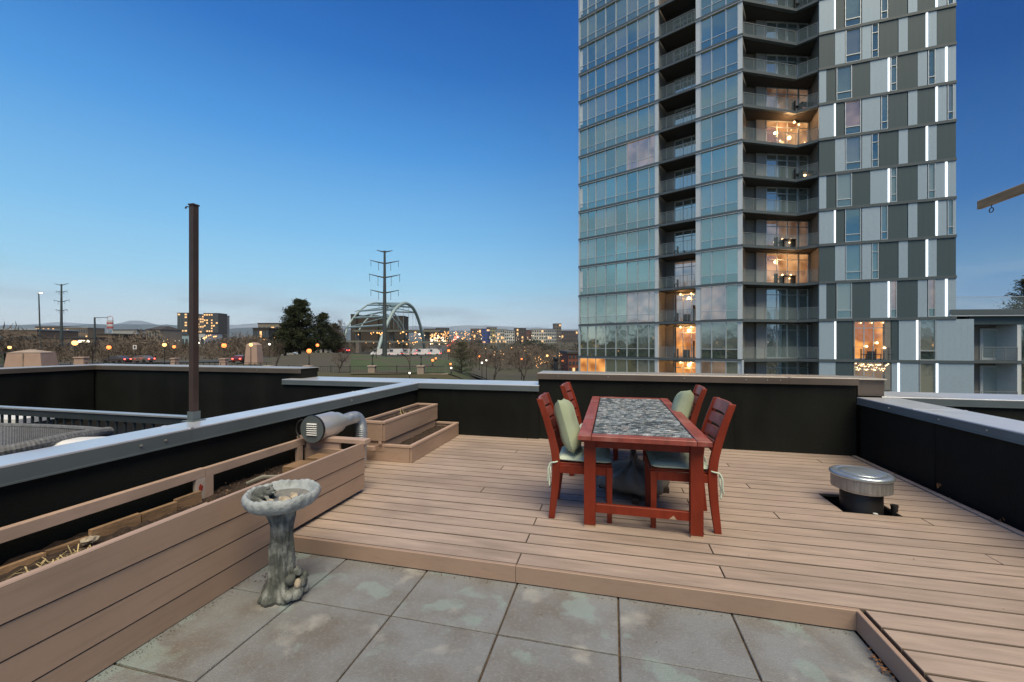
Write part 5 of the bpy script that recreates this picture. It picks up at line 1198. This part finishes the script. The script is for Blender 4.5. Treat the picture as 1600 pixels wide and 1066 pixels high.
for (px, py, Z, m, r, lab, base) in ((117, 536, 70, 'lampy', .42, 'brightest amber street lamp right of the left pylon', None), (15, 543, 80, 'lampy', .28, 'small yellow street lamp at the far left edge', None), (170, 543, 80, 'lampo', .38, 'orange street lamp beside the arm mast', None), (257, 539, 76, 'lampy', .34, 'amber street lamp left of the orange one near the brown post', None), (272, 542, 82, 'lampo', .30, 'orange street lamp just left of the brown post', None), (350, 540, 74, 'lampo', .40, 'large orange red street lamp right of the brown post', None), (392, 539, 70, 'lampy', .28, 'amber street lamp in front of the pink stone pylon', None), (310, 536, 90, 'lampw', .22, 'white street lamp just right of the brown post', None), (421, 538, 110, 'lampw', .26, 'white street lamp left of the big evergreen', None),
        (483, 548.5, 60.5, 'lampo', .33, 'orange street lamp on the stone pier below the big evergreen', WT+1.3), (496, 539.5, 95, 'lampo', .34, 'small orange street lamp half hidden by the evergreens', None), (582, 556, 60.5, 'fence', .16, 'unlit black lamp post on the pier before the pylon', WT+1.3), (658, 558, 60.5, 'fence', .16, 'unlit black lamp post on the right hand pier', WT+1.3),
        (676, 563, 75, 'lampo', .24, 'small red orange lamp right of the bridge arch', None), (681, 560, 92, 'lampo', .22, 'small orange lamp behind the right pier lamp', None), (701, 548, 100, 'lampo', .30, 'orange lamp above the traffic at the bridge end', None), (704, 569, 74, 'lampo', .20, 'orange lamp left of the olive green tree', None), (705, 575, 62, 'lampw', .14, 'short white path lamp left of the olive green tree', None), (753, 567, 76, 'lampw', .17, 'white path lamp left of the spreading bare tree', None), (760, 563, 82, 'lampw', .17, 'white path lamp behind the one left of the bare tree', None), (749, 557, 105, 'lampo', .2, 'small orange lamp above the white path lamps', None), (815, 561, 96, 'lampo', .2, 'small orange lamp behind the broad bare tree', None), (855, 556, 98, 'lampy', .26, 'amber lamp left of the black flue pipe', None), (879, 564, 90, 'lampo', .22, 'orange lamp between the flue pipe and the tower', None), (640, 583, 57, 'lampw', .13, 'short white path lamp in front of the tan wall', -4.6)):
    lamp_post(px, py, Z, M[m], lab, LG, base, r)
# --- transmission pylons
def pylon(px, ytop, Z, zbase, arms, w0, label, rz):
    x, y = spot(px, Z); top = hz(ytop, Z); H_ = top-zbase; t = thing('transmission_pylon', label, 'pylon', (x, y, zbase), rz)
    MB().tube((0,0,0), (0,0,H_), w0, w0*.42, 12).build('mast', M['steelp'], t); mp_ = mpx(Z)
    for dy, half, drop in arms:
        z = H_-dy*mp_
        for s_ in (-1, 1):
            L_ = half*mp_; q = MB(); q.path([(0,0,z), (s_*L_*.5,0,z+L_*.10), (s_*L_,0,z+L_*.22)], [w0*.30, w0*.22, w0*.12], 6); q.build('crossarm', M['steelp'], t)
            if drop:
                q = MB(); q.tube((s_*L_*.95,0,z+L_*.18), (s_*L_*.95-.0*s_,.2,z+L_*.2-drop*mp_), w0*.09, n=6)
                q.tube((s_*L_*.42,0,z+L_*.06), (s_*L_*.42,0,z-drop*1.1*mp_), w0*.09, n=6); q.blob((s_*L_*.42,0,z-drop*1.1*mp_), w0*.17, 0, 6, 4); q.build('insulator', M['steelp'], t, kind='stuff')
    return t
pylon(601, 392, 133, G(*spot(601, 133))-.5, ((2,12,0),(20,22,9),(42,24,11),(66,22,9),(86,9,4)), .78, 'tall steel transmission pylon in front of the arch bridge', R(20))
pylon(96, 444, 176, G(*spot(96, 176))-.5, ((2,14,0),(13,11,3),(28,15,3),(42,11,3)), .62, 'steel transmission pylon at the far left', R(5))
x, y = spot(60.5, 88); hm = thing('highway_light', 'very tall lit highway light pole at the far left', 'light pole', (x, y, G(x, y))); H_ = hz(458, 88)-G(x, y)
MB().tube((.7,0,0), (0,0,H_), .17, .10, 8).build('pole', M['steelp'], hm); MB().path([(0,0,H_-.05),(.4,0,H_+.12),(.75,0,H_+.1)], [.07,.06,.05], 6).build('arm', M['steelp'], hm); MB().cham(.35,.85,-.16,.16,H_-.08,H_+.06,.03).build('lamp_head', M['lampw'], hm)
x, y = spot(148, 120); am = thing('arm_mast', 'dark mast with a long horizontal arm beside the left pylon', 'mast', (x, y, G(x, y)), YAW); H_ = hz(496, 120)-G(x, y)
MB().tube((0,0,0), (0,0,H_), .28, .2, 8).build('mast', M['steelp'], am); MB().tube((0,0,H_-.15), (3.7,0,H_+.0), .11, .07, 6).build('arm', M['steelp'], am)
x, y = spot(172, 420); rt = thing('ride_tower', 'slim amusement ride tower with red and white bands and ring top', 'tower', (x, y, G(x, y)), YAW); zt = hz(495, 420)-G(x, y)
M['rband'] = mat('red_band', (.45,.10,.09), .6); M['wband'] = mat('pale_band', (.55,.56,.58), .6)
for s_ in (-1, 1): MB().tube((s_*2.6,0,0), (s_*2.6,0,zt-2), .32, .28, 6).build('leg', M['wband'], rt)
for k, m_ in enumerate(('rband','wband','rband','wband')): MB().box(-3,3,-.6,.6,zt-12+k*2.2,zt-10.2+k*2.2).build('band', M[m_], rt)
q = MB(); q.path([Vector((3.0*math.cos(t_),0,zt-2+2.4*math.sin(t_))) for t_ in [i*math.pi/10 for i in range(11)]], .25, 6); q.build('ring', M['rband'], rt)
# --- arch bridge
Zb = 230; mb = mpx(Zb); bxp, byp = spot(600, Zb); gz = -8
br = thing('arch_bridge', 'pale green steel tied arch bridge behind the tall pylon', 'bridge', (bxp, byp, gz))
def bpt(px, py, dz=0): x, y = spot(px, Zb+dz); return Vector((x-bxp, y-byp, hz(py, Zb+dz)-gz))
def arch(ptsp, rr, dz0, dz1):
    pts = [bpt(px, py, dz0+(dz1-dz0)*k/(len(ptsp)-1)) for k, (px, py) in enumerate(ptsp)]; pp_ = smooth_pts(pts, 8); MB().path(pp_, rr, 10).build('arch_rib', M['arch'], br, smooth=True); return pp_
r1 = arch([(589,553),(596,530),(604,508),(613,490),(622,479),(633,474),(643,479),(650,490),(656,507),(661,528),(663,545)], .95, -20, 40)
r2 = arch([(538,530),(543,512),(552,497),(562,486),(574,477),(588,473.5),(602,478),(613,487),(622,498),(630,512),(636,530)], .58, 30, 95)
r3 = arch([(556,526),(566,508),(578,495),(592,489),(606,492),(618,502),(627,516)], .5, 60, 110)
for k in range(7):
    a_, b_ = r2[int(8+k*8)], r1[int(16+k*6.6)]; MB().tube(a_, b_, .55, .55, 6).build('cross_brace', M['arch'], br)
    if k < 6: c_ = r1[int(16+(k+1)*6.6)]; MB().tube(a_, c_, .32, .32, 6).build('diagonal_brace', M['arch'], br)
for k in range(9):
    a_ = r1[int(14+k*6)]; MB().tube(a_, (a_.x, a_.y, hz(514, Zb)-gz), .10, .10, 5).build('hanger', M['arch'], br)
a0, a1 = bpt(556, 516, 40), bpt(690, 516, 40); M['dk'] = mat('bridge_deck_edge', (.17,.17,.15), .8)
def beam(m_, a_, b_, w, h):
    d = (b_-a_).normalized(); n = Vector((-d.y, d.x, 0)).normalized()*w; up_ = Vector((0,0,h)); return m_.hexa([a_-n-up_, b_-n-up_, b_+n-up_, a_+n-up_], [a_-n, b_-n, b_+n, a_+n])
beam(MB(), a0, a1, 6, 1.4).build('deck', M['dk'], br)
a0, a1 = bpt(520, 532, 10), bpt(705, 534, 10); beam(MB(), a0, a1, 5, 1.0).build('lower_deck', M['dk'], br)
for px in (560, 668, 612): a_ = bpt(px, 516, 40); MB().box(a_.x-1.2, a_.x+1.2, a_.y-1.2, a_.y+1.2, 0, a_.z-1.4).build('pier', M['sand'], br)
# --- far buildings
def cbuild(name, px0, px1, ytop, Z, c, floors, cols, label, group=None, lit=.3, depth=20, roof='flat', rc=(.06,.055,.055), wcol=(.03,.04,.05), litc='winw', zadd=0, ybot=None):
    x0, y0 = spot(px0, Z); x1, y1 = spot(px1, Z); W_ = math.hypot(x1-x0, y1-y0); cx, cy = (x0+x1)/2, (y0+y1)/2; zb = G(cx, cy)-1.5; H_ = hz(ytop, Z)-zb
    t = thing(name, label, 'building', (cx, cy, zb), YAW, group); mw = mat('wall', c, .85, var=.08, scale=.2)
    MB().box(-W_/2, W_/2, 0, depth, 0, H_).build('wall', mw, t); mr_ = mat('roof', rc, .8, scale=.3)
    if roof == 'flat': MB().cham(-W_/2-.3, W_/2+.3, -.3, depth+.3, H_+.002, H_+.7, .05).build('roof', mr_, t)
    else: MB().add([(-W_/2-.5,-.5,H_+.01),(W_/2+.5,-.5,H_+.01),(W_/2+.5,depth+.5,H_+.01),(-W_/2-.5,depth+.5,H_+.01),(-W_/2+2,depth/2,H_+3),(W_/2-2,depth/2,H_+3)], [(0,1,5,4),(1,2,5),(2,3,4,5),(3,0,4),(3,2,1,0)]).build('roof', mr_, t)
    rnd = random.Random(int(px0*7)); dk, lt = MB(), MB(); fh = (H_-1.5)/floors if floors else 1; cw = W_/cols
    yb = 0 if ybot is None else hz(ybot, Z)-zb
    for f_ in range(floors):
        for k in range(cols):
            z0 = 1.5+fh*f_+fh*.25
            if z0 < yb: continue
            m_ = lt if rnd.random() < lit else dk; xx = -W_/2+cw*(k+.18); m_.box(xx, xx+cw*.64, -.12, -.02, z0, z0+fh*.52)
    if dk.v: dk.build('windows', M['winc'], t, kind='stuff')
    if lt.v: lt.build('lit_windows', M[litc], t, kind='stuff')
    return t
M['winc'] = mat('dark_window_glass', (.05,.07,.085), .15, spec=1)
M['winw'] = glow('lit_window', (1,.55,.24), .65); M['wino'] = glow('orange_lit_window', (1,.42,.13), .75); M['wincw'] = glow('white_lit_window', (.9,.9,.8), .9)
BG = 'apartment blocks along the far ridge'
for a_ in ((277, 293, 489.5, 650, (.075,.085,.09), 12, 3, 'dark left wing of the far high rise', BG, .1), (293, 307, 491, 655, (.30,.31,.31), 12, 4, 'pale centre section of the far high rise', BG, .2), (305, 319, 493, 652, (.22,.18,.16), 12, 4, 'brown middle section of the far high rise', BG, .55), (318, 333, 490, 645, (.09,.08,.08), 12, 4, 'dark right wing of the far high rise with bright top floor', BG, .45), (332, 341, 490, 640, (.085,.08,.08), 12, 2, 'black narrow stair section at the right of the far high rise', BG, .3), (340, 345, 493, 650, (.28,.28,.28), 12, 2, 'thin pale edge of the far high rise', BG, .1)):
    cbuild('high_rise', *a_)
for a_ in ((760, 773, 512, 900, (.16,.12,.10), 4, 4), (753, 766, 514, 880, (.05,.08,.32), 5, 2), (766, 776, 512, 870, (.30,.29,.18), 5, 3), (774, 791, 515, 860, (.40,.41,.40), 4, 6), (788, 804, 517, 845, (.50,.50,.47), 4, 5), (803, 822, 513, 900, (.10,.075,.065), 4, 5), (822, 832, 516, 860, (.20,.09,.06), 4, 3), (831, 853, 515, 850, (.52,.50,.45), 4, 6), (852, 869, 515, 880, (.34,.35,.36), 4, 5), (865, 877, 506, 1000, (.16,.13,.11), 6, 3), (877, 903, 517, 1000, (.10,.07,.065), 3, 7)):
    cbuild('apartment_block', *a_, {760:'brown apartment block behind the blue one',753:'narrow blue apartment block on the far ridge',766:'olive apartment block beside the blue one',774:'grey apartment block right of the olive one on the far ridge',788:'white apartment block left of the brown one on the far ridge',803:'dark brown apartment block between two pale ones on the far ridge',822:'red brick block on the far ridge',831:'cream apartment block with many windows right of the red brick one',852:'grey apartment block right of the cream one',865:'tall brown block, highest on the far ridge',877:'long low brown block by the tower edge'}[a_[0]], 'apartment blocks on the far right ridge', .13)
for a_ in ((662, 681, 514, 900, (.10,.085,.075), 4, 5, 'tan block left of the distant hill town'), (681, 700, 513, 950, (.09,.07,.06), 3, 5, 'brown block beside the tan one above the traffic'), (735, 752, 514, 1000, (.14,.11,.10), 3, 4, 'brown block left of the blue one')):
    cbuild('apartment_block', *a_, 'apartment blocks above the traffic', .3)
for k, a_ in enumerate(((548, 556, 492, 420, (.05,.042,.036), 4, 2, 'left end of the lit building under construction', 'sections of the building under construction', .4), (555, 590, 493.5, 425, (.055,.042,.032), 3, 11, 'orange lit building under construction above the bridge', 'sections of the building under construction', .85), (590, 614, 498, 430, (.05,.045,.035), 3, 7, 'dim middle section of the building under construction', 'sections of the building under construction', .35), (614, 631, 494.5, 425, (.05,.042,.036), 4, 5, 'right end of the building under construction', 'sections of the building under construction', .3))):
    cbuild('construction_building', *a_, litc='wino', ybot=501)
cr_ = thing('tower_crane', 'small crane on the building under construction above the bridge', 'crane', (*spot(560, 424), hz(492, 424)), YAW); MB().box(-.4,.4,-.4,.4,0,4).build('mast', M['steelp'], cr_); MB().tube((-3.5,0,3.2),(3.4,0,5.6),.35,.3,4).build('jib', M['steelp'], cr_); MB().box(.6,1.8,-.5,.5,2.4,3.6).build('cab', M['steelp'], cr_)
for a_ in ((0, 58, 516, 210, (.15,.115,.09), 1, 8, 'long low warehouse with pale shed roof at the far left', None, .0), (395, 420, 513.5, 300, (.045,.04,.04), 2, 5, 'dark low block in front of the flat tan building', None, .2), (403, 436, 506, 330, (.24,.21,.17), 2, 5, 'flat tan building left of the big evergreen', None, .15), (55, 100, 511, 500, (.14,.11,.085), 3, 12, 'brown apartment row behind the left pylon', None, .25), (100, 137, 512.5, 480, (.20,.15,.11), 3, 10, 'tan apartment row right of the left pylon', None, .3), (176, 214, 516, 420, (.33,.34,.34), 1, 4, 'pale industrial hall right of the ride tower', None, .1), (228, 250, 515, 300, (.28,.24,.20), 2, 5, 'house with dark roof left of the high rise', None, .3), (152, 175, 523, 250, (.16,.11,.07), 1, 8, 'low brown hall with lit eaves below the ride tower', None, .6), (283, 300, 524, 330, (.30,.42,.48), 1, 3, 'pale blue low building at the foot of the high rise', None, .1), (305, 320, 521, 330, (.50,.52,.55), 1, 2, 'white box building right of the brown post', None, .0), (58, 150, 529, 200, (.15,.11,.085), 1, 14, 'long low brown wall building behind the left pylon', None, .02), (888, 905, 553, 120, (.22,.075,.05), 3, 3, 'red brick building at the left edge of the tower', None, .2)):
    cbuild('far_building', *a_, roof='hip' if a_[0] in (228,) else 'flat', rc=(.34,.37,.40) if a_[0] in (0, 100) else (.06,.055,.055))
# pavilion, pylon of stone, bus shelter
pv = thing('stone_pavilion', 'pinkish stone pavilion with low pyramid roof at the left', 'pavilion', (*spot(50, 66), G(*spot(50, 66))-.4), YAW+R(12))
hh = hz(551, 66)-G(*spot(50, 66))+.4; M['pink'] = mat('pink_sandstone', (.42,.30,.25), .85, var=.08, scale=.8)
MB().hexa([(-2.5,-1.6,0),(2.5,-1.6,0),(2.5,1.6,0),(-2.5,1.6,0)], [(-2.15,-1.4,hh),(2.15,-1.4,hh),(2.15,1.4,hh),(-2.15,1.4,hh)]).build('wall', M['pink'], pv)
MB().add([(-2.2,-1.45,hh+.01),(2.2,-1.45,hh+.01),(2.2,1.45,hh+.01),(-2.2,1.45,hh+.01),(-.4,0,hh+.5),(.4,0,hh+.5)], [(0,1,5,4),(1,2,5),(2,3,4,5),(3,0,4),(3,2,1,0)]).build('roof', M['sand'], pv)
MB().box(-.06,.06,-1.63,-1.5,.1,hh-.1).build('joint_strip', M['sand'], pv)
sp = thing('stone_pylon', 'pink lit stone bridge pylon left of the big evergreen', 'pylon', (*spot(397, 78), G(*spot(397, 78))-.3), YAW)
hh = hz(539, 78)-G(*spot(397, 78))+.3; MB().hexa([(-1.25,-1,0),(1.25,-1,0),(1.25,1,0),(-1.25,1,0)], [(-1.0,-.8,hh),(1.0,-.8,hh),(1.0,.8,hh),(-1.0,.8,hh)]).build('shaft', M['pink'], sp); MB().hexa([(-1.0,-.8,hh+.01),(1.0,-.8,hh+.01),(1.0,.8,hh+.01),(-1.0,.8,hh+.01)], [(-.5,-.3,hh+.45)]*1+[(.5,-.3,hh+.45),(.5,.3,hh+.45),(-.5,.3,hh+.45)]).build('cap', M['pink'], sp)
for k, (px, w) in enumerate(((350, 1.1), (273, .8), (127, 1.8))):
    x, y, z = ground_at(px, 68); pr = thing('stone_pier', ['short pink stone pier under the large orange lamp', 'short pink stone pier left of the brown post', 'low tan stone pier right of the left pylon'][k], 'pier', (x, y, z-.4), YAW, 'roadside stone piers'); MB().hexa([(-w/2,-.5,0),(w/2,-.5,0),(w/2,.5,0),(-w/2,.5,0)], [(-w*.42,-.4,1.9),(w*.42,-.4,1.9),(w*.42,.4,1.9),(-w*.42,.4,1.9)]).build('shaft', M['pink'], pr); MB().cham(-w*.5,w*.5,-.5,.5,1.901,2.1,.05).build('cap', M['pink'], pr)
sh = thing('bus_shelter', 'dark framed bus shelter at the far left edge', 'shelter', (*spot(10, 68), G(*spot(10, 68))), YAW)
for xx in (-1.9, -.3, 1.5): MB().box(xx-.06,xx+.06,-.06,.06,0,2.3).build('post', M['fence'], sh)
MB().box(-2.2,1.8,-.8,.8,2.301,2.42).build('roof', M['fence'], sh); MB().box(-1.8,1.4,.05,.08,.4,2.1).build('glass_pane', GL[0], sh); MB().box(1.0,1.4,-.05,.0,1.2,1.9).build('notice', M['white'], sh)
# roadside guard rail on the left
gr = thing('guard_rail', 'long tan road parapet with dark rail beyond the next terrace', 'railing', (*spot(300, 66), G(*spot(300, 66)))); S2_ = Strip((110, 68), (425, 66)); o_ = gr.location
S2_.box(MB(), 0, S2_.L, G(*spot(300, 66))-1.2, G(*spot(300, 66))+.42, -.12, .12, o_).build('parapet', M['sand'], gr); S2_.box(MB(), 0, S2_.L, G(*spot(300, 66))+1.0, G(*spot(300, 66))+1.06, -.03, .03, o_).build('top_rail', M['fence'], gr)
q = MB(); n = 36
for k in range(n): u = S2_.L*k/n; S2_.box(q, u, u+.06, G(*spot(300, 66))+.421, G(*spot(300, 66))+.999, -.03, .03, o_)
q.build('rail_posts', M['fence'], gr, kind='stuff')
# sign
sg = thing('road_sign', 'small white road sign left of the brown post', 'sign', (*spot(211, 84), G(*spot(211, 84))), YAW); hh = hz(545, 84)-G(*spot(211, 84)); MB().box(-.04,.04,-.04,.04,0,hh+.4).build('post', M['steelp'], sg); MB().box(-.38,.38,-.07,-.05,hh-.1,hh+.75).build('plate', M['white'], sg)
M['dig'] = mat('sign_print', (.05,.05,.06), .6); MB().box(-.18,.18,-.08,-.071,hh+.05,hh+.6).build('printed_mark', M['dig'], sg)
# --- vehicles; the white vans and some cars stand in for light trails
M['tyre'] = mat('tyre', (.012,.012,.012), .8); M['tail'] = glow('tail_lamp', (1,.05,.03), 10); M['head'] = glow('head_lamp', (1,.93,.8), 9)
def car(px, Z, rz, c, label, group, van=False, zoff=0):
    x, y, z = ground_at(px, Z); t = thing('van' if van else 'car', label, 'van' if van else 'car', (x, y, z+.15+zoff), rz, group); m_ = mat('car_paint', c, .3, coat=.6, var=.03)
    L_, W_, H_ = (5.6,2.0,2.5) if van else (4.5,1.8,1.42)
    prof_ = [(-L_/2,.35),(-L_/2,H_*.93),(-L_/2+.2,H_),(L_*.22,H_),(L_*.36,H_*.55),(L_/2-.1,H_*.45),(L_/2,.35)] if van else [(-L_/2,.32),(-L_/2,.85),(-L_*.42,.95),(-L_*.30,1.36),(-L_*.08,H_),(L_*.10,1.36),(L_*.24,.95),(L_*.44,.82),(L_/2,.6),(L_/2,.32)]
    n = len(prof_); m2 = MB(); ins = [0.02 if z_ < 1 else .16 for _, z_ in prof_]
    m2.add([(a_, -W_/2+i_, b_) for (a_, b_), i_ in zip(prof_, ins)]+[(a_, W_/2-i_, b_) for (a_, b_), i_ in zip(prof_, ins)], [tuple(range(n)), tuple(range(n, 2*n))[::-1]]+[((i+1) % n, i, n+i, n+(i+1) % n) for i in range(n)]); m2.build('body', m_, t)
    for sx in (-.31, .31):
        for sy in (-1, 1): w_ = MB().tube((L_*sx, sy*(W_/2-.2), .33), (L_*sx, sy*(W_/2+.01), .33), .33, n=14).build('wheel', M['tyre'], t)
    gz_ = (H_*.62, H_*.9) if van else (.98, 1.30)
    for sy in (-1, 1): MB().box(-L_*.26 if not van else L_*.05, L_*.16 if not van else L_*.28, sy*(W_/2-.10)-.02, sy*(W_/2-.10)+.02+(.1 if van else 0)*sy, *gz_).build('side_window', M['winc'], t)
    for sy in (-1, 1): MB().box(-L_/2-.03, -L_/2+.02, sy*W_*.36-.14, sy*W_*.36+.14, .68, .86).build('tail_light', M['tail'], t); MB().box(L_/2-.06, L_/2+.03, sy*W_*.34-.15, sy*W_*.34+.15, .56, .7).build('headlight', M['head'], t)
    return t
CG_ = 'traffic on the road beyond the terraces'
car(378, 80, YAW+R(100), (.12,.03,.03), 'dark red car waiting left of the pink stone pylon', CG_); car(532, 112, YAW+R(170), (.16,.04,.04), 'dark red car passing right of the evergreens', CG_); car(508, 116, YAW+R(175), (.65,.65,.65), 'pale car behind the evergreen trunk', CG_)
car(455, 118, YAW+R(5), (.6,.6,.58), 'pale car left of the evergreen trunk', CG_); car(182, 82, YAW+R(180), (.07,.06,.06), 'dark car on the road left of the brown post', CG_); car(220, 84, YAW+R(180), (.14,.13,.13), 'grey car on the road left of the brown post', CG_)
for k, (px, Z) in enumerate(((592, 150), (617, 152), (638, 155), (660, 158), (678, 162))):
    car(px, Z, YAW+R(168), (.78,.78,.80), 'white van %s in the row standing in for light trails behind the pylon' % ['at the left end', 'second from the left', 'in the middle', 'second from the right', 'at the right end'][k], 'white vans standing in for light trails behind the pylon', van=True, zoff=.4)
for k, (px, Z, c) in enumerate(((629, 178, (.2,.04,.04)), (644, 182, (.12,.04,.04)), (606, 176, (.4,.4,.4)))): car(px, Z, YAW+R(170), c, ['red car on the road above the white vans', 'dark red car right of the other red one above the vans', 'grey car above the white vans'][k], CG_, zoff=1.4)
# --- countless distant city lights
def lights(name, m, spots_, label):
    q = MB()
    for px, py, Z, r in spots_:
        x, y = spot(px, Z); q.blob((x, y, hz(py, Z)), r, 0, 6, 4)
    return tag(q.build(name, m), label, 'city lights', kind='stuff')
M['cl1'] = glow('city_light_amber', (1,.46,.15), 1.7); M['cl2'] = glow('city_light_white', (1,.82,.58), 1.7); M['cl3'] = glow('city_light_red', (1,.11,.07), 1.6)
rnd = random.Random(77); S1_, S2s, S3 = [], [], []
for _ in range(150):
    px = rnd.gauss(690, 38); py = min(536, max(518, rnd.gauss(525, 5))); S1_.append((px, py, rnd.uniform(500, 900), rnd.uniform(.35, .95)))
for _ in range(60):
    px = rnd.gauss(682, 22); py = min(540, max(520, rnd.gauss(530, 5))); S2s.append((px, py, rnd.uniform(450, 800), rnd.uniform(.4, 1.1)))
for _ in range(55): t_ = rnd.random(); S3.append((703+12*t_+rnd.gauss(0, 3)*(1.5-t_), 541-17*t_+rnd.gauss(0,1), 420+500*t_, rnd.uniform(.4, .9)))
for _ in range(40): t_ = rnd.random(); S2s.append((664+22*t_+rnd.gauss(0, 2.5), 541-16*t_+rnd.gauss(0,1.2), 400+500*t_, rnd.uniform(.4, .9)))
for _ in range(70): S1_.append((rnd.uniform(0, 440), rnd.uniform(527, 543), rnd.uniform(220, 420), rnd.uniform(.12, .38)))
for _ in range(30): S2s.append((rnd.uniform(0, 440), rnd.uniform(527, 545), rnd.uniform(200, 400), rnd.uniform(.12, .34)))
for _ in range(12): S1_.append((rnd.uniform(318, 340), rnd.uniform(523, 531), 320, rnd.uniform(.3, .6)))
for _ in range(30): S1_.append((rnd.uniform(560, 665), rnd.choice((rnd.gauss(520, 2), rnd.gauss(536.5, 1.2))), rnd.uniform(190, 225), rnd.uniform(.15, .42)))
for _ in range(70): S1_.append((rnd.uniform(836, 900), rnd.uniform(552, 575), rnd.uniform(120, 170), rnd.uniform(.06, .17)))
for _ in range(26): S1_.append((rnd.uniform(722, 830), rnd.uniform(541, 570), rnd.uniform(130, 240), rnd.uniform(.07, .16)))
for _ in range(40): S2s.append((rnd.uniform(740, 900), rnd.uniform(524, 532), rnd.uniform(600, 820), rnd.uniform(.2, .6)))
for k in range(5): S2s.append((124+k*3.2+rnd.uniform(-.6,.6), 534+rnd.uniform(-.8,.8), 150, .5))
lights('amber_city_lights', M['cl1'], S1_, 'hundreds of amber lights scattered over the distant city'); lights('white_city_lights', M['cl2'], S2s, 'white lights and headlights of the distant city'); lights('red_tail_lights', M['cl3'], S3, 'red tail lights of traffic climbing the far road')
# lights of the streets behind the viewer, which the tower glass mirrors
rnd = random.Random(5); q = MB()
for _ in range(140):
    a_ = rnd.uniform(aL, 2*math.pi+aR); r_ = rnd.uniform(60, 300); q.blob((-math.sin(a_)*r_, math.cos(a_)*r_, rnd.uniform(-3, 4)), rnd.uniform(.12, .3), 0, 6, 4)
tag(q.build('street_lights_behind', M['cl1']), 'amber street lights of the blocks behind the viewer', 'city lights', kind='stuff')

# ================================================================== THE AIR
hzm = bpy.data.materials.new('haze'); hzm.use_nodes = True; t_ = hzm.node_tree; t_.nodes.clear(); ho = t_.nodes.new('ShaderNodeOutputMaterial'); pv_ = t_.nodes.new('ShaderNodeVolumePrincipled')
pv_.inputs['Color'].default_value = (.75,.88,1,1); pv_.inputs['Density'].default_value = .000035; t_.links.new(pv_.outputs[0], ho.inputs['Volume'])
ctr = Vector(spot(800, 9000)); hb = MB().box(-16000, 16000, -9800, 12500, -80, 760).build('haze', hzm); hb.location = (ctr.x, ctr.y, 0); hb.rotation_euler = (0,0,YAW); hb['kind'] = 'stuff'; hb['label'] = 'thin blue evening haze over the whole valley'; hb['category'] = 'haze'
